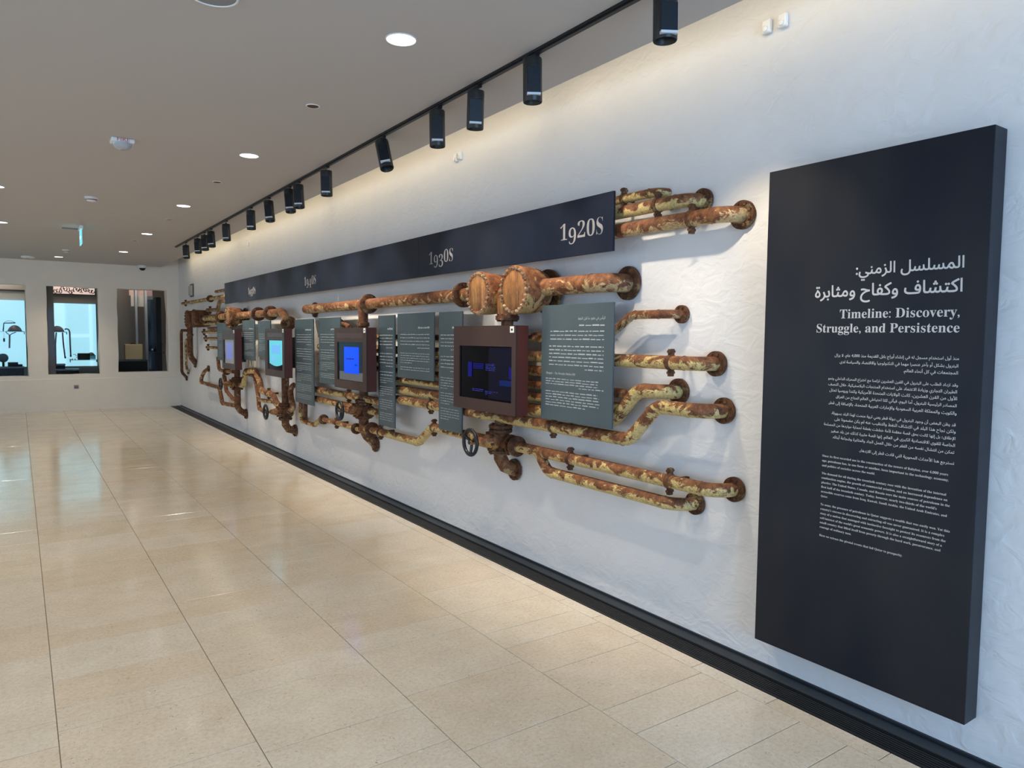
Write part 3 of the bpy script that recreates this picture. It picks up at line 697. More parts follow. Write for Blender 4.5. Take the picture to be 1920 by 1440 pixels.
dm = emis('dim_blue_picture', (.01, .01, .5), .3); dl = emis('pale_blue_text', (.06, .08, .6), .6); dt = emis('deep_blue_glow', (.005, .005, .07), .16)
sheet(so, 3.89, 3.63, 1.455, 1.125).build('picture_area', dt, t)
sheet(so + .001, 4.145, 4.095, 1.355, 1.255).build('picture_block', dm, t); sheet(so + .001, 3.655, 3.622, 1.335, 1.26).build('picture_block', dm, t)
sheet(so + .001, 3.76, 3.625, 1.25, 1.215).build('picture_block', emis('teal_blue_glow', (.01, .05, .4), .25), t)
tm = MB(); r = random.Random(2)
for k in range(5):
    bars(tm, so + .0012, 3.925, 3.80 + r.random() * .02, 1.345 - .010 * k, .0035, r)
for k in range(3): bars(tm, so + .0012, 3.93, 3.78 + .06 * k, 1.167 - .010 * k, .0035, r)
for k in range(2): bars(tm, so + .0012, 4.09, 3.95, 1.175 - .010 * k, .0035, r)
tm.build('screen_text', dl, t, kind='stuff')
for k in range(4): sheet(so + .001, 4.08, 3.95, 1.348 - .010 * k, 1.342 - .010 * k).build('picture_block', dm, t)

t = case('second screen case, showing a bright blue rectangle', 5.845, 6.612, 1.030, 1.594, 5.93, 6.544, 1.108, 1.462, 1)
sheet(so, 6.50, 5.94, 1.458, 1.19).build('picture_area', emis('teal_dark_picture', (.01, .035, .06), .5), t)
sheet(so, 6.50, 5.94, 1.19, 1.112).build('picture_floor', simple('grey_picture', (.12, .13, .15), .25), t)
sheet(so + .001, 6.38, 6.03, 1.419, 1.178).build('picture_block', emis('bright_blue_picture', (.0, .07, 1.0), 1.15), t)
tm = MB(); bars(tm, so + .0022, 6.33, 6.14, 1.305, .011, r); bars(tm, so + .0022, 6.12, 6.07, 1.25, .016, r)
tm.build('screen_text', emis('dark_blue_text', (.0, .01, .2), .5), t, kind='stuff')

t = case('third screen case, showing a bright turquoise picture', 8.185, 8.955, 1.030, 1.596, 8.258, 8.848, 1.109, 1.460, 1)
yy0, yy1 = 8.789, 8.264; v = []; n = 12
v = [(WX - so - .001, yy0, 1.457)] ; 
for k in range(n + 1):
    q = k / n; v.append((WX - so - .001, yy0 + (yy1 - yy0) * q, 1.185 - .03 * math.sin(PI * q)))
v.append((WX - so - .001, yy1, 1.457))
mesh_obj('picture_area', v + [(a - .001, b, c) for a, b, c in v], [tuple(range(n + 3)), tuple(range(n + 3, 2 * n + 6))[::-1]], emis('turquoise_picture', (.13, .62, .72), 1.0), t)
sheet(so + .002, 8.70, 8.36, 1.40, 1.30).build('picture_block', emis('sky_blue_patch', (.16, .48, .92), 1.0), t)
sheet(so + .002, 8.70, 8.55, 1.27, 1.20).build('picture_block', emis('sky_blue_patch_low', (.18, .55, .9), 1.0), t)

t = case('farthest screen case, its display violet in a grey border', 10.44, 11.20, 1.026, 1.588, 10.50, 11.12, 1.107, 1.45, 0)
sheet(so, 11.03, 10.51, 1.448, 1.109).build('picture_area', simple('grey_border_picture', (.20, .19, .19), .4, 0, (.2, .19, .19), .3), t)
sheet(so + .001, 10.97, 10.62, 1.41, 1.165).build('picture_block', emis('violet_picture', (.17, .19, .52), .9), t)

# ------------------------------------------------------------------ rusty pipework
def flange(mb_parent, pos, axis, Rf, thick=.022, bolts=8, name='flange'):
    ax = Vector(axis).normalized(); pos = Vector(pos)
    fl = MB().lathe(pos - ax * thick / 2, ax, [(0, Rf * .97), (.002, Rf), (thick - .003, Rf), (thick, Rf * .96)], 28).build(name, M_flange, mb_parent, smooth=True)
    u = ax.orthogonal().normalized(); v = ax.cross(u)
    for k in range(bolts):
        a = 2 * PI * (k + .5) / bolts; c = pos + (u * math.cos(a) + v * math.sin(a)) * Rf * .78
        br = max(.006, Rf * .13)
        MB().lathe(c - ax * (thick / 2 + .009), ax, [(0, br * .9), (.002, br), (thick + .016, br), (thick + .018, br * .9)], 6).build('bolt', M_flange, fl)
    return fl
def clamp(parent, pos, axis, r):
    ax = Vector(axis).normalized(); pos = Vector(pos); up = Vector((0, 0, 1)) if abs(ax.z) < .8 else Vector((0, 1, 0))
    side = ax.cross(up).normalized()
    m = MB().lathe(pos - ax * .013, ax, [(0, r + .001), (.002, r + .005), (.024, r + .005), (.026, r + .001)], 20)
    for s in (-1, 1):
        c = pos + up * s * (r + .018)
        a = c - ax * .009 - side * .014 - up * .016; 
        vs = [a + ax * (.018 * i) + side * (.028 * j) + up * (.032 * k) for k in (0, 1) for j in (0, 1) for i in (0, 1)]
        m.add(vs, [(0, 1, 3, 2), (4, 6, 7, 5), (0, 4, 5, 1), (2, 3, 7, 6), (0, 2, 6, 4), (1, 5, 7, 3)])
        m.lathe(c - side * .024 + up * .003, side, [(0, .008), (.048, .008)], 6)
    q = MB(); qo = m.build('pipe_clamp', M_flange, parent, smooth=True)
    # bracket reaching back to the wall
    if pos.x < WX - r - .02:
        MB().box((pos.x + r * .6, pos.y - .01, pos.z - .012), (WX + .003, pos.y + .01, pos.z + .012)).build('clamp_bracket', M_flange, parent)
    return qo
for (nm, lb, cat, tone, r, path, ends, feats, grp) in PIPES:
    P = [Wp(*p) for p in path]; y0 = min(p[1] for p in path)
    t = thing(nm, lb, cat, P[len(P) // 2], 'rusty pipes'); bends = fillet(P, max(r * 3.0, .085))
    MB().tube(bends, r, 20).build('pipe_run', TONE[tone], t, smooth=True)
    Rf = max(r * 1.78, .047)
    if 'e' in ends: flange(t, P[-1] - Vector((.011, 0, 0)), (1, 0, 0), Rf)
    if 's' in ends: flange(t, P[0] - Vector((.011, 0, 0)), (1, 0, 0), Rf)
    # weld rings where elbows meet the straights
    if len(P) > 2:
        for i in range(1, len(bends) - 1):
            d0 = (bends[i] - bends[i - 1]); d1 = (bends[i + 1] - bends[i])
            if (d0.length > .12) != (d1.length > .12): MB().torus(bends[i], (d0 if d0.length > d1.length else d1), r, .0028, 20, 6).build('weld_seam', TONE[tone], t, smooth=True)
    if P[0].x < WX - .02: wm = MB().torus(P[0], P[1] - P[0], r * .93, r * .08, 20, 6).build('pipe_rim', TONE[tone], t, smooth=True)
    for k, pos, ax in feats:
        if k == 'F': flange(t, Wp(*pos), (-ax[0], ax[1], ax[2]), r * 1.5 + .018, .03)
        elif k == 'R': MB().lathe(Wp(*pos) - Vector((-ax[0], ax[1], ax[2])) * .02, (-ax[0], ax[1], ax[2]), [(0, r + .002), (.003, r + .012), (.037, r + .012), (.04, r + .002)], 22).build('coupling', M_flange, t, smooth=True)
        else: clamp(t, Wp(*pos), (-ax[0], ax[1], ax[2]), r)

# gate valves
for vd in VALVES:
    Y = vd['y']; ob = .13; c = Wp(ob, Y, vd['zb'])
    t = thing('gate_valve', vd['label'], 'valve', Wp(0, Y, vd['ze']), 'gate valves')
    prof = [(0, .05), (.02, .062)]
    H = vd['zt'] - vd['zl']
    MB().lathe(Wp(ob, Y, vd['zl']), (0, 0, 1), [(0, .058), (H * .2, .050), (H * .35, .066), (H * .5, .074), (H * .65, .066), (H * .8, .050), (H, .058)], 24).tube([Wp(ob, Y - .12, vd['zb'] - .01), Wp(ob, Y + .12, vd['zb'] - .01)], .043, 18).build('valve_body', M_valve, t, smooth=True)
    flange(t, Wp(ob, Y, vd['zt'] + .012), (0, 0, 1), .082, .022); flange(t, Wp(ob, Y, vd['zt'] - .016), (0, 0, 1), .080, .022)
    flange(t, Wp(ob, Y, vd['zl'] - .004), (0, 0, 1), .082, .024)
    flange(t, Wp(ob, Y - .125, vd['zb'] - .01), (0, 1, 0), .062, .022)
    # riser up behind the screen case
    MB().tube([Wp(ob, Y, vd['zt']), Wp(ob, Y, vd['ztop'] + .45)], .042, 18).build('riser_pipe', TONE['dark'], t, smooth=True)
    # bonnet coming out towards the room
    MB().lathe(Wp(ob + .03, Y, vd['zb']), (-1, 0, 0), [(0, .045), (.02, .062), (.05, .066), (.058, .066), (.06, .052), (.085, .045), (.12, .034), (.15, .028), (.156, .016), (.215, .014)], 22).build('bonnet', rust('bonnet_rust_%d' % int(Y), (.42, .24, .07), .45, 1.15), t, smooth=True)
    bm_ = MB()
    for k in range(6):
        a = PI / 3 * k + .3; q = Wp(ob + .078, Y + .056 * math.cos(a), vd['zb'] + .056 * math.sin(a)); bm_.lathe(q, (-1, 0, 0), [(0, .010), (.030, .010), (.032, .007)], 6)
    bm_.build('bonnet_bolts', M_flange, t)
    vd['wr'] *= 1.2; wc = Wp(.365, Y + .01, vd['zb'])
    hw = MB().torus(wc, (1, 0, 0), vd['wr'] - .010, .0125, 36, 10).build('handwheel', M_black, t, smooth=True)
    sp = MB()
    for k in range(3):
        a = 2 * PI * k / 3 + .5; d = Vector((0, math.cos(a), math.sin(a)))
        sp.tube([wc + Vector((.012, 0, 0)), wc + d * vd['wr'] * .5 + Vector((.006, 0, 0)), wc + d * (vd['wr'] - .010)], .010, 8)
    sp.lathe(wc + Vector((.02, 0, 0)), (-1, 0, 0), [(0, .015), (.03, .015), (.034, .010)], 12)
    sp.build('wheel_spokes', M_black, hw, smooth=True)
    # mitred outlet into the wall
    wf = vd['wf']; ze = vd['ze']
    MB().tube([Wp(ob, Y, vd['zl']), Wp(ob, Y, ze + .03), Wp(ob * .72, Y + .0, ze - .03), Wp(0.0, Y + .0, wf[1] - .01)], .047, 20).build('outlet_elbow', M_valve, t)
    flange(t, Wp(.012, Y, wf[1] - .005), (1, 0, 0), .075, .022)

# riveted drums
def drum(label, y, z, r, of, ob, tone=M_tank):
    t = thing('riveted_drum', label, 'drum', Wp(0, y, z), 'riveted drums'); c = Wp(of, y, z); d = of - ob
    MB().lathe(c + Vector((.004, 0, 0)), (1, 0, 0), [(0, r), (.006, r + .002), (.014, r + .002), (.016, r - .002), (d * .4, r * .975), (d * .65, r * .93), (d * .82, r * .86), (d * .94, r * .76), (d, r * .62)], 48).build('drum_shell', M_shell, t, smooth=True)
    cv = MB().lathe(c, (1, 0, 0), [(0, r * .80), (.003, r * .83), (.006, r * .83)], 40).build('cover_plate', tone, t, smooth=True)
    n = 24
    for k in range(n):
        a = 2 * PI * k / n; q = c + Vector((.005, math.cos(a) * r * .905, math.sin(a) * r * .905))
        MB().lathe(q, (-1, 0, 0), [(0, .0115), (.009, .0115), (.014, .0095), (.019, .004)], 8).build('rivet', M_rivet, t, smooth=True)
    MB().tube([Wp(ob + .02, y, z), Wp(.0, y, z)], .075, 20).lathe(Wp(.045, y, z), (1, 0, 0), [(0, r * .93), (.003, r * .95), (.02, r * .95)], 36).build('wall_stub', M_flange, t, smooth=True)
    return t
drum('right one of the two big riveted drums, its round face striped with rust', 3.650, 1.812, .150, .30, .07)
drum('left one of the two big riveted drums, its face brighter orange', 4.068, 1.810, .143, .30, .07)
t = thing('drum_connector', 'upright rusty tee between the two riveted drums, flanged above the nearest screen', 'pipe fitting', Wp(.15, 3.90, 1.6), None)
MB().tube(fillet([Wp(.2, 3.74, 1.822), Wp(.2, 3.93, 1.822), Wp(.19, 3.93, 1.655)], .05), .036, 18).tube([Wp(.15, 3.72, 1.822), Wp(.15, 4.06, 1.822)], .048, 18).build('tee_pipe', M_tank, t, smooth=True)
MB().tube([Wp(.17, 3.905, 1.80), Wp(.17, 3.905, 1.55)], .040, 18).build('downpipe', TONE['brown'], t, smooth=True)
flange(t, Wp(.17, 3.905, 1.648), (0, 0, 1), .078, .030)
drum('narrow riveted drum above the farthest screen case', 11.03, 1.795, .130, .28, .07, M_tank)

# twin open drum at the far left
t = thing('twin_drum', 'pair of dark riveted drum rings at the far left end of the pipework', 'drum', Wp(0, 13.9, 1.8), 'riveted drums')
for yy, oo in ((13.62, .27), (14.22, .27)):
    q = MB().lathe(Wp(oo, yy, 1.80), (1, 0, 0), [(0, .155), (.006, .162), (.03, .162), (.032, .152), (.24, .15)], 36).build('drum_shell', TONE['dark'], t, smooth=True)
    for k in range(14):
        a = 2 * PI * k / 14; MB().lathe(Wp(oo - .002, yy + math.cos(a) * .135, 1.80 + math.sin(a) * .135), (-1, 0, 0), [(0, .012), (.012, .012), (.016, .007)], 6).build('rivet', M_flange, q)
MB().tube([Wp(.15, 13.4, 1.80), Wp(.15, 14.35, 1.80)], .055, 16).build('drum_pipe', TONE['dark'], t, smooth=True)

# ------------------------------------------------------------------ ceiling lighting
tr = tag(MB().box((2.092, -3.2, CH - .014), (2.128, 12.49, CH + .0005)).box((2.099, -3.2, CH - .020), (2.121, 12.49, CH - .0135)).build('lighting_track', M_black), 'long black lighting track under the ceiling beside the exhibit wall', 'track')
M_spot = simple('spot_housing', (.018, .020, .019), .42, .2); M_gear = simple('gear_box', (.008, .013, .020), .35, .2); M_strip = simple('silver_marking', (.62, .64, .66), .5)
ORD = ['nearest', 'second', 'third', 'fourth', 'fifth', 'sixth', 'seventh', 'eighth', 'ninth', 'tenth', 'eleventh', 'twelfth', 'thirteenth', 'fourteenth', 'farthest']
M_bulb = simple('spot_lens', (.8, .8, .8), .3, 0, (1, .85, .62), 3)
for i, (y, z, h, tl) in enumerate(SPOTS):
    k = i
    lb = 'black cylinder spotlight on the track, %s from the right' % ORD[k] if k >= 1 else 'black cylinder spotlight cut by the top edge of the picture'
    if tl > 15: lb = 'strongly tilted black spotlight, fifth from the right on the track'
    if k == 14: lb = 'farthest black spotlight, at the left end of the track'
    t = thing('track_spotlight', lb, 'spotlight', (2.11, y, CH), 'track spotlights')
    rr = .047; a = math.radians(tl)
    ax = Vector((.02, -math.sin(a), -math.cos(a))).normalized()   # tilt seen along the wall, aimed slightly at it
    h -= .012; top = Vector((2.11, y, z + h / 2 - .006)); C = top + ax * (h / 2)
    MB().box((2.096, y - .040, CH - .030), (2.124, y + .040, CH - .018)).tube([Vector((2.11, y, CH - .04)), top + ax * .02], .009, 10).build('stem', M_black, t)
    MB().lathe(top, ax, [(0, rr * .97), (.004, rr), (.036, rr), (.037, rr * .97), (.040, rr * .97), (.041, rr), (h - .004, rr), (h, rr * .96), (h - .01, rr * .82), (h - .03, rr * .72)], 28).build('housing', M_spot, t, smooth=True)
    v_ = Vector((-math.sin(.5), -math.cos(.5), 0)); v_ = (v_ - ax * v_.dot(ax)).normalized(); s_ = ax.cross(v_)
    gb = top + ax * .052 + v_ * (rr - .012)
    def obox(o_, a_, b_, c_, la, lb_, lc): 
        vs = [o_ + a_ * (la * i_) + b_ * (lb_ * (j_ - .5)) + c_ * (lc * k_) for k_ in (0, 1) for j_ in (0, 1) for i_ in (0, 1)]
        return vs, [(0, 1, 3, 2), (4, 6, 7, 5), (0, 4, 5, 1), (2, 3, 7, 6), (0, 2, 6, 4), (1, 5, 7, 3)]
    MB().add(*obox(gb, ax, s_, v_, h * .60, .066, .020)).build('gear_box', M_gear, t, bevel=.002)
    MB().add(*obox(gb + ax * (h * .60 - .002), ax, s_, v_, .010, .066, .021)).build('silver_strip', M_strip, t)
    MB().lathe(top + ax * (h - .035), ax, [(0, rr * .7), (.004, rr * .7)], 20).build('lens', M_bulb, t)
    sl = bpy.data.lights.new('spot_beam', 'SPOT'); sl.energy = 48; sl.color = (1, .84, .64); sl.spot_size = math.radians(76); sl.spot_blend = .8; sl.shadow_soft_size = .022
    so_ = bpy.data.objects.new('spot_beam', sl); COL.objects.link(so_); so_.location = top + ax * (h + .004)
    aim = Vector((.50, -math.sin(a) * .7, -1)); so_.rotation_euler = aim.to_track_quat('-Z', 'Y').to_euler()

dn = 0
DLP = [(1.52, 3.146 + 2.68 * k) for k in range(-2, 5)] + [(-.133, 11.2), (-.133, 13.9), (.656, 15.57), (-.133, 8.5), (-.133, 5.8), (-.133, 3.15), (-.133, .45), (-1.8, .45), (-1.8, 5.8), (-1.8, 11.2), (-3.5, 3.1), (-3.5, 8.5)]
DLB = {2: 'glowing round downlight nearest the viewer', 3: 'glowing round downlight, second from the viewer in the main row', 4: 'glowing round downlight, third in the main row, above the year board end', 5: 'glowing round downlight, fourth in the main row', 6: 'glowing round downlight, last in the main row before the end wall', 7: 'glowing round downlight cut by the left picture edge', 8: 'small glowing downlight deep at the left near the end wall', 9: 'glowing downlight close to the end wall left of the main row'}
for i, (x, y) in enumerate(DLP):
    if i in (8,): continue
    t = thing('downlight', DLB.get(i, 'glowing round downlight in the part of the ceiling out of view'), 'ceiling light', (x, y, CH), 'downlights')
    MB().torus((x, y, CH - .001), (0, 0, 1), .070, .004, 32, 6).build('trim_ring', M_white, t, smooth=True)
    MB().lathe((x, y, CH + .002), (0, 0, -1), [(0, .066), (.004, .066)], 32).build('diffuser', M_lamp, t)
    l = bpy.data.lights.new('downlight_beam', 'SPOT'); l.energy = 24 if (y < 1.0 and i < 7) else 80; l.color = (1, .87, .68); l.spot_size = math.radians(110); l.spot_blend = .8; l.shadow_soft_size = .06
    q = bpy.data.objects.new('downlight_beam', l); COL.objects.link(q); q.location = (x, y, CH - .01)
M_bronze = simple('bronze_cap', (.12, .05, .025), .4, .4)
for i, (x, y) in enumerate([(1.514, 4.35), (1.537, 6.995), (1.55, 9.6), (1.48, 12.1)]):
    t = thing('sprinkler_cap', ['brown round ceiling cap nearest the viewer, between downlights', 'small dark ceiling cap behind the second downlight', 'small dark ceiling cap behind the third downlight', 'farthest small dark ceiling cap, behind the fourth downlight'][i], 'sprinkler', (x, y, CH), 'ceiling caps')
    MB().torus((x, y, CH - .001), (0, 0, 1), .038, .004, 24, 6).build('cap_ring', M_white, t, smooth=True)
    MB().lathe((x, y, CH + .001), (0, 0, -1), [(0, .036), (.004, .036), (.006, .030)], 24).build('cap_disc', M_bronze, t)
t = thing('ceiling_speaker', 'round grey ceiling disc cut by the top edge at left', 'speaker', (.70, 3.20, CH))
MB().torus((.70, 3.20, CH - .002), (0, 0, 1), .095, .006, 36, 6).build('speaker_ring', M_white, t, smooth=True)
MB().lathe((.70, 3.20, CH + .001), (0, 0, -1), [(0, .092), (.005, .092)], 32).build('speaker_mesh', simple('speaker_grey', (.25, .25, .25), .7), t)
# fire strobe
x, y = .658, 5.913
t = thing('fire_strobe', 'white and clear ceiling fire strobe lettered FIRE in red', 'alarm', (x, y, CH))
MB().box((x - .075, y - .06, CH - .028), (x + .075, y + .06, CH + .001)).build('strobe_base', M_white, t, bevel=.008)
M_clear = simple('clear_dome', (.42, .44, .46), .1)
MB().lathe((x, y, CH - .026), (0, 0, -1), [(0, .066), (.02, .060), (.036, .045), (.045, .02)], 24).build('strobe_dome', M_clear, t, smooth=True)
V_, T = glyph_mesh('FIRE', 3); sx = .085 / max(p[0] for p in V_)
v = [(x - .042 + p[0] * sx, y - .0612, CH - .024 + p[1] * sx * .8) for p in V_]
mesh_obj('red_lettering', v, T, simple('red_print', (.55, .03, .03), .5), t)
# smoke detectors
for i, (x, y) in enumerate([(.66, 8.575), (.707, 14.196)]):
    t = thing('smoke_detector', ['white smoke detector between fire strobe and exit sign', 'far smoke detector near the end wall, left of the downlights'][i], 'smoke detector', (x, y, CH), 'smoke detectors')
    MB().lathe((x, y, CH + .001), (0, 0, -1), [(0, .062), (.010, .062), (.013, .056), (.016, .048), (.034, .046), (.040, .036), (.043, .02)], 28).build('detector_body', M_white, t, smooth=True)
    MB().torus((x, y, CH - .026), (0, 0, 1), .0475, .004, 24, 6).build('sensor_slot', M_black, t, smooth=True)
# exit sign
x, y = .716, 11.0
t = thing('exit_sign', 'glowing turquoise hanging exit sign seen almost edge-on', 'sign', (x, y, CH))
MB().box((x - .02, y - .16, CH - .04), (x + .02, y + .16, CH + .001)).build('sign_housing', M_white, t, bevel=.004)
MB().box((x - .006, y - .15, CH - .235), (x + .006, y + .15, CH - .04)).build('sign_blade', emis('exit_sign_glow', (.16, .62, .72), 1.3), t, bevel=.003)
am = MB().box((x - .0075, y - .10, CH - .15), (x - .0062, y + .02, CH - .13)).add([(x - .0075, y + .02, CH - .17), (x - .0075, y + .02, CH - .11), (x - .0075, y + .08, CH - .14)], [(0, 1, 2)])
am.build('arrow_mark', simple('sign_white', (.9, .9, .9), .5, 0, (1, 1, 1), 1.2), t)
tag(MB().box((.52, 11.20, CH - .012), (.75, 11.27, CH + .001)).build('air_vent', simple('vent_grey', (.22, .21, .21), .6)), 'narrow grey slot vent in the ceiling behind the exit sign', 'vent')
t = thing('access_point', 'white round wireless unit on the ceiling near the end wall', 'wireless unit', (.19, 15.787, CH))
MB().lathe((.19, 15.787, CH + .001), (0, 0, -1), [(0, .10), (.012, .11), (.03, .105), (.04, .08)], 28).build('unit_shell', M_white, t, smooth=True)
MB().lathe((.19, 15.787, CH - .038), (0, 0, -1), [(0, .03), (.003, .03)], 20).build('status_disc', simple('unit_grey', (.3, .32, .36), .4), t)
x, y = 2.13, 16.38
t = thing('security_camera', 'small dome camera under the ceiling at the end-wall corner', 'camera', (x, y, CH))
MB().lathe((x, y, CH + .001), (0, 0, -1), [(0, .085), (.008, .088), (.05, .082), (.055, .07)], 28).build('camera_base', M_white, t, smooth=True)
MB().lathe((x, y, CH - .05), (0, 0, -1), [(0, .058), (.02, .055), (.042, .04), (.054, .018)], 24).build('camera_dome', M_black, t, smooth=True)

# ------------------------------------------------------------------ small wall fittings
for i, (y, z) in enumerate([(2.088, 2.926), (2.006, 2.925), (4.806, 2.898), (4.87, 2.894), (10.92, 2.843)]):
    t = thing('wall_clip', ['left one of two white wall clips high up at right', 'right one of two white wall clips high up at right', 'right small clip of the pair above the tilted spotlight wash', 'left small clip of the pair above the tilted spotlight wash', 'single tiny clip high on the wall near the far spotlights'][i], 'clip', (WX, y, z), 'white wall clips')
    MB().box((WX - .018, y - .022, z - .030), (WX + .006, y + .022, z + .030)).build('clip_base', M_white, t, bevel=.007, seg=3)
    MB().lathe((WX - .018, y, z - .012), (-1, 0, 0), [(0, .013), (.006, .013), (.009, .009)], 16).build('clip_button', M_white, t, smooth=True)
t = thing('wall_sensor', 'beige rounded sensor box on the wall above the far left pipes', 'sensor', (WX, 15.1, 2.37))
MB().box((WX - .05, 14.98, 2.27), (WX + .006, 15.22, 2.47)).build('sensor_body', simple('beige_plastic', (.42, .39, .34), .5), t, bevel=.02, seg=3)
MB().box((WX - .012, 14.95, 2.25), (WX + .008, 15.25, 2.50)).build('sensor_plate', simple('grey_plate', (.10, .10, .09), .5), t, bevel=.004)
t = thing('wall_socket', 'steel double socket plate low on the end wall', 'socket', (.922, BY, .459))
MB().box((.885, BY - .026, .425), (.965, BY - .012, .495)).build('socket_plate', simple('socket_steel', (.20, .15, .12), .4, .5), t, bevel=.002)
MB().box((.90, BY - .028, .44), (.92, BY - .0255, .46)).box((.93, BY - .028, .44), (.95, BY - .0255, .46)).box((.915, BY - .028, .47), (.935, BY - .0255, .48)).build('socket_holes', M_black, t)
# ------------------------------------------------------------------ display room behind the end wall
GY = BY + .27
M_grey = simple('dark_gallery_paint', (.20, .165, .135), .8)
M_pale = simple('pale_gallery_paint', (.55, .50, .45), .8)
struct('wall_gallery', MB().box((-3.4, 18.9, 0), (3.3, 19.0, 3.5)), M_grey)
struct('ceiling_gallery', MB().box((-3.4, GY, 2.95), (3.3, 19.0, 3.05)), M_grey)
struct('trim_3', MB().box((3.2, GY, 0), (3.3, 18.9, 3.0)), M_grey)
struct('trim_4', MB().box((-3.4, GY, 0), (-3.3, 18.9, 3.0)), M_grey)
# partition screens inside the gallery, with a glowing pale-blue glazed opening
M_teal = simple('lit_frosted_glass', (.3, .5, .6), .4, 0, (.40, .75, .88), .92)
M_teal2 = simple('lit_glass_bars', (.3, .5, .6), .4, 0, (.50, .83, .94), 1.0)
def lit(label, xa, xb, za, zb, y, bars_):
    t = thing('lit_glass_screen', label, 'screen', ((xa + xb) / 2, y, za), 'lit glass screens')
    MB().box((xa, y, za), (xb, y + .02, zb)).build('glass_sheet', M_teal, t)
    for a, b, c, d in bars_: MB().box((a, y - .012, c), (b, y - .0005, d)).build('glazing_bar', M_teal2, t)
    return t
lit('glowing pale blue glass screen behind the middle niche', .62, 1.36, .84, 2.13, 17.35, [(.62, .80, .84, 2.13), (1.24, 1.29, .84, 2.13), (.80, 1.24, 1.44, 1.50)])
lit('glowing pale blue glass screen behind the leftmost niche', -1.0, .13, .84, 2.16, 17.35, [(-.38, -.32, .84, 2.16)])
lit('glowing pale blue glass screen behind the hidden fourth niche', -2.1, -1.2, .84, 2.16, 17.35, [])
pt = MB().box((.45, GY, 0), (.60, 17.9, 2.95)).box((1.40, GY, 0), (1.62, 17.9, 2.95)).box((.60, 17.38, 2.13), (1.40, 17.5, 2.28)).box((.60, 17.38, 0), (1.40, 17.5, .84)).box((.60, 17.38, 2.28), (1.40, 17.5, 2.30))
struct('trim_5', pt, M_grey)
struct('trim_6', MB().box((-3.3, 17.38, 2.16), (.14, 17.5, 2.34)).box((-3.3, 17.38, 2.37), (.14, 17.5, 2.95)), M_pale)
tag(MB().box((-3.3, 17.34, 2.34), (.14, 17.42, 2.37)).build('dark_rail', simple('dark_rail', (.05, .018, .012), .5)), 'dark wooden rail across the top of the leftmost niche', 'rail')
# carved transom
t = thing('carved_transom', 'dark carved fretwork panel glowing pink at the top of the middle niche', 'carving', (1, 17.3, 2.3))
MB().box((.60, 17.33, 2.30), (1.37, 17.36, 2.325)).box((.60, 17.33, 2.325), (.62, 17.36, 2.50)).box((1.35, 17.33, 2.325), (1.37, 17.36, 2.50)).build('transom_frame', simple('dark_carved_wood', (.03, .012, .01), .5), t)
MB().box((.62, 17.365, 2.325), (1.35, 17.37, 2.50)).build('lit_backing', simple('pink_backlight', (.5, .4, .38), .5, 0, (.85, .60, .52), .8), t)
sc_ = MB(); r = random.Random(4)
for k in range(16):
    cx, cz = .65 + k * .044, 2.39 + r.uniform(-.03, .05); a0 = r.uniform(0, 6.28)
    sc_.tube([Vector((cx + math.cos(a0 + q * .7) * (.010 + q * .0035), 17.345, cz + math.sin(a0 + q * .7) * (.012 + q * .006))) for q in range(9)], .008, 5)
sc_.build('scrollwork', simple('scroll_wood', (.035, .015, .012), .5), t)
# glass shelf lines and exhibits
M_gl = simple('shelf_glass', (.10, .22, .24), .08); M_gl.node_tree.nodes['Principled BSDF'].inputs['Transmission Weight'].default_value = .7
def shelf(label, xa, xb, z, y=16.87):
    t = thing('glass_shelf', label, 'shelf', ((xa + xb) / 2, y, z), 'glass shelves')
    MB().box((xa, y - .06, z - .008), (xb, y + .16, z)).build('shelf_pane', M_gl, t)
    MB().box((xa - .012, y - .02, z - .05), (xa, y + .1, z + .004)).box((xb, y - .02, z - .05), (xb + .012, y + .1, z + .004)).build('shelf_bracket', M_black, t)
shelf('upper glass shelf in the leftmost niche carrying a helmet', -.715, .10, 1.54)
shelf('upper glass shelf in the middle niche carrying a helmet', .50, .80, 1.54)
shelf('low glass shelf in the middle niche under the camera', .86, 1.31, .985)
shelf('glass shelf at the right of the third niche', 2.30, 2.56, 1.145)
M_helm = simple('worn_steel_helmet', (.23, .18, .15), .38, .6); M_lea = simple('black_leather', (.008, .008, .009), .6, spec=.2); M_cane = simple('dark_wood', (.05, .04, .035), .4)
def helmet(label, x, y, z, s=1.):
    t = thing('metal_helmet', label, 'helmet', (x, y, z), 'helmets')
    m = MB().lathe((x, y, z), (0, 0, 1), [(0, .150 * s), (.006, .152 * s), (.010, .115 * s), (.04 * s, .108 * s), (.075 * s, .090 * s), (.105 * s, .058 * s), (.122 * s, .02 * s)], 28)
    m.build('helmet_dome', M_helm, t, smooth=True)
    MB().torus((x, y, z + .016), (0, 0, 1), .112 * s, .006, 28, 6).build('hat_band', M_lea, t, smooth=True)
helmet('dull metal helmet on the shelf of the leftmost niche', -.045, 16.92, 1.542)
helmet('dull metal helmet on the shelf of the middle niche', .655, 16.92, 1.542)
def cane(label, pts, r=.014, cat='cane'):
    t = thing('walking_cane', label, cat, pts[-1], 'canes'); MB().tube(pts, r, 10).build('cane_shaft', M_cane, t, smooth=True)
    MB().lathe(pts[-1], (0, 0, -1), [(-.03, r * 1.15), (.005, r * 1.15)], 10).build('cane_tip', M_lea, t)
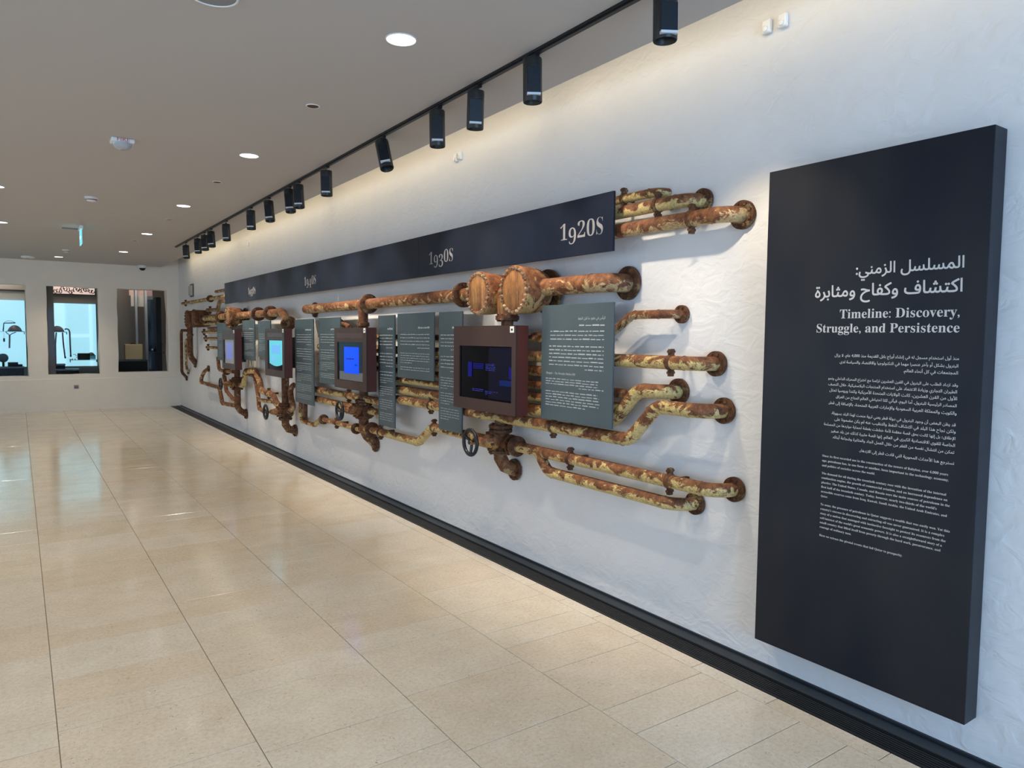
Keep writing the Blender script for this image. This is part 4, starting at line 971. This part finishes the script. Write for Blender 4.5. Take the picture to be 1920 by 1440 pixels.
def hook(x, z0, z1, dx, y=16.90, lean=0.):
    return [Vector((x + dx * (1 - math.cos(a)) * .5 * -1 - lean * 0, y, z0 + .045 * math.sin(a))) for a in [PI * (1 - k / 7) for k in range(8)]][:0] + \
           [Vector((x - dx * math.cos(PI * k / 14) if False else x - dx * (1 - k / 7), y, z0 + .05 * math.sin(PI / 2 * k / 7) - (0 if k < 7 else 0))) for k in range(8)] + [Vector((x + .012, y, z0)), Vector((x + .02 + lean * .3, y, z0 - .2)), Vector((x + .02 + lean, y, z1))]
cane('hooked dark cane hanging alone in the middle niche', [Vector((.775, 16.9, 1.59)), Vector((.80, 16.9, 1.605)), Vector((.83, 16.9, 1.60)), Vector((.852, 16.9, 1.575)), Vector((.86, 16.9, 1.53)), Vector((.862, 16.9, 1.3)), Vector((.866, 16.9, 1.05))])
cane('straight dark cane leaning under the helmet of the middle niche, right one', [Vector((.735, 16.86, 1.53)), Vector((.745, 16.86, 1.3)), Vector((.768, 16.86, 1.02))])
cane('straight dark cane leaning under the helmet of the middle niche, left one', [Vector((.63, 16.86, 1.53)), Vector((.61, 16.86, 1.3)), Vector((.605, 16.86, .86))])
t = thing('hanging_riding_crop', 'dark forked crop hanging below the shelf of the leftmost niche', 'crop', (-.13, 16.9, 1.2), None)
MB().tube([Vector((-.13, 16.9, 1.47)), Vector((-.14, 16.9, 1.22))], .014, 8).build('crop_handle', M_cane, t, smooth=True)
MB().tube([Vector((-.19, 16.9, 1.53)), Vector((-.16, 16.9, 1.50)), Vector((-.13, 16.9, 1.47)), Vector((-.09, 16.9, 1.50)), Vector((-.03, 16.9, 1.53))], .008, 8).build('crop_fork', M_cane, t, smooth=True)
t = thing('wire_frame_stand', 'thin black bent frame rising behind the helmet of the leftmost niche', 'frame', (-.2, 16.95, 1.55), None)
MB().tube([Vector((-.23, 16.98, 1.545)), Vector((-.215, 16.98, 1.70)), Vector((-.03, 16.98, 1.71))], .011, 8).build('frame_bar', M_lea, t)
MB().tube([Vector((-.21 + .17 * k / 8, 16.98, 1.715 + .035 * math.sin(PI * k / 8))) for k in range(9)], .004, 6).build('wire_arc', M_lea, t)
t = thing('luggage_tag', 'small dark tag hanging on a string in the leftmost niche', 'tag', (-.22, 16.93, 1.36), None)
MB().box((-.235, 16.925, 1.34), (-.205, 16.935, 1.41)).build('tag_card', M_lea, t); MB().tube([Vector((-.22, 16.93, 1.41)), Vector((-.22, 16.93, 1.53))], .002, 5).build('tag_string', M_lea, t)
# plinths
def plinth(label, xa, xb, za, zb, ya=16.84, yb=17.25):
    t = thing('black_plinth', label, 'plinth', ((xa + xb) / 2, ya, za), 'plinths')
    MB().box((xa, ya, za), (xb, yb, zb - .03)).build('plinth_body', M_lea, t, bevel=.004)
    MB().box((xa - .008, ya - .008, zb - .03), (xb + .008, yb + .008, zb)).build('plinth_top', simple('plinth_top', (.03, .03, .032), .35), t, bevel=.003)
plinth('black display plinth filling the foot of the leftmost niche', -.72, .08, .0, .86)
plinth('low black plinth at the front foot of the middle niche', .46, 1.00, .0, .80)
plinth('second, taller black plinth behind at the left of the middle niche', .46, .77, .0, .90, 17.0, 17.3)
# box camera and small items
t = thing('box_camera', 'black box camera on the low glass shelf of the middle niche', 'camera', (1.08, 16.93, .987))
MB().box((.985, 16.88, .987), (1.20, 16.99, 1.115)).build('camera_body', M_lea, t, bevel=.006)
MB().tube([Vector((.985, 16.93, 1.06)), Vector((.955, 16.93, 1.07)), Vector((.95, 16.93, 1.09)), Vector((.91, 16.93, 1.095))], .005, 6).tube([Vector((.985, 16.93, 1.03)), Vector((.965, 16.93, 1.02)), Vector((.96, 16.93, 1.04))], .005, 6).build('crank_handle', M_lea, t)
tag(MB().box((.84, 16.90, .987), (.90, 16.93, .997)).lathe((.94, 16.92, .987), (0, 0, 1), [(0, .014), (.018, .010)], 10).box((.89, 16.9, .987), (.905, 16.93, 1.008)).build('small_instrument', M_lea), 'tiny dark instrument lying left of the box camera', 'instrument')
helmet('small dark domed cap behind the box camera', 1.235, 17.08, 1.06, .58)
tag(MB().box((1.14, 17.03, .99), (1.31, 17.13, 1.06)).build('cap_stand', M_gl), 'small glass block under the domed cap behind the camera', 'stand')
t = thing('camera_on_tripod_head', 'round black instrument on the plinth of the leftmost niche', 'instrument', (-.23, 16.95, .862))
MB().lathe((-.245, 16.9, 1.03), (0, 1, 0), [(0, .075), (.01, .085), (.06, .085), (.07, .06)], 24).build('round_housing', M_lea, t, smooth=True)
MB().tube([Vector((-.245, 16.94, .95)), Vector((-.245, 16.94, .862))], .02, 10).build('instrument_foot', M_lea, t)
t = thing('black_case', 'low black case beside the round instrument in the leftmost niche', 'case', (-.08, 16.92, .862))
MB().box((-.175, 16.88, .862), (-.01, 17.0, .945)).build('case_body', M_lea, t, bevel=.005)
MB().box((-.01, 16.90, .862), (.06, 16.98, .905)).build('case_side_box', M_lea, t, bevel=.004)
# third niche
t = thing('suitcase', 'tan suitcase with dark handle standing in the third niche', 'suitcase', (2.02, 17.1, .96))
M_tan = simple('tan_leather', (.66, .46, .22), .55)
MB().box((1.845, 17.02, .975), (2.185, 17.16, 1.30)).build('suitcase_shell', M_tan, t, bevel=.018, seg=3)
MB().box((1.842, 17.085, .975), (2.188, 17.095, 1.303)).build('suitcase_seam', simple('tan_seam', (.25, .15, .07), .5), t, bevel=.003)
MB().tube([Vector((1.95 + .12 * k / 6, 17.09, 1.298 + .018 * math.sin(PI * k / 6))) for k in range(7)], .009, 8).build('suitcase_handle', M_lea, t, smooth=True)
plinth('black plinth carrying the tan suitcase in the third niche', 1.70, 2.26, .0, .972, 16.98, 17.22)
t = thing('black_column_panel', 'tall black glossy panel inside the third niche', 'panel', (2.5, 17.0, 0))
MB().box((2.43, 16.86, .0), (2.53, 17.25, 2.30)).build('panel_front', M_lea, t)
MB().box((2.32, 17.24, .0), (2.44, 17.26, 2.26)).build('mirror_side', simple('mirror_blue', (.10, .14, .18), .1, .8), t)
M_pil = simple('pale_pilaster', (.30, .33, .37), .6)
for i, xa in enumerate((2.12, 2.30)):
    tag(MB().box((xa, 17.55 - .1 * i, 0), (xa + .045, 17.7 - .1 * i, 2.6)).build('pale_post', M_pil), ['pale slim post behind the tan suitcase', 'pale slim post just left of the black glossy panel'][i], 'post')
tag(MB().box((2.06, 17.72, 2.12), (2.5, 17.78, 2.36)).build('lit_lintel', simple('lit_lintel', (.45, .43, .42), .7)), 'short pale lintel across the posts in the third niche', 'lintel')
t = thing('pink_lit_opening', 'small pinkish opening at the top of the third niche', 'opening', (2.2, 17.9, 2.4))
MB().box((2.04, 17.80, 2.36), (2.5, 17.82, 2.75)).build('pink_pane', simple('pink_light', (.3, .2, .18), .6, 0, (.45, .26, .22), .5), t); MB().box((2.18, 17.78, 2.36), (2.195, 17.80, 2.75)).build('opening_bar', M_lea, t)
t = thing('film_camera', 'black instrument on the glass shelf at the right of the third niche', 'camera', (2.45, 16.93, 1.15))
MB().box((2.36, 16.90, 1.147), (2.43, 16.97, 1.21)).build('camera_base', M_lea, t, bevel=.004)
MB().lathe((2.40, 16.93, 1.24), (.9, 0, .75), [(0, .03), (.06, .035), (.10, .05), (.14, .062), (.16, .05)], 16).build('camera_horn', M_lea, t, smooth=True)
MB().lathe((2.345, 16.88, 1.19), (0, -1, 0), [(0, .016), (.02, .018)], 14).build('camera_lens', M_strip, t)
tag(MB().box((1.72, 18.2, 1.25), (1.80, 18.22, 1.42)).build('wall_notice', simple('notice_beige', (.30, .27, .20), .7)), 'small beige notice on the dark wall behind the third niche', 'notice')
# window panes of the niches
M_pane = simple('niche_glass', (.9, .95, .95), .02); pb = M_pane.node_tree.nodes['Principled BSDF']; pb.inputs['Transmission Weight'].default_value = 1.; pb.inputs['IOR'].default_value = 1.08
for i, w_ in enumerate(WINS):
    o = MB().box((w_[0] + .01, GY - .03, w_[2] + .01), (w_[1] - .01, GY - .026, w_[3] - .01)).build('window_%d' % (i + 1), M_pane); o['kind'] = 'structure'
# added unseen fill lights that brighten the niche partitions and the suitcase
for x, y, p in ((.85, 16.95, 5), (-.4, 16.95, 7), (2.0, 16.88, 17), (2.1, 18.3, 5)):
    l = bpy.data.lights.new('gallery_fill', 'POINT'); l.energy = p; l.color = (1, .88, .75); l.shadow_soft_size = .08
    q = bpy.data.objects.new('gallery_fill', l); COL.objects.link(q); q.location = (x, y, 2.8)
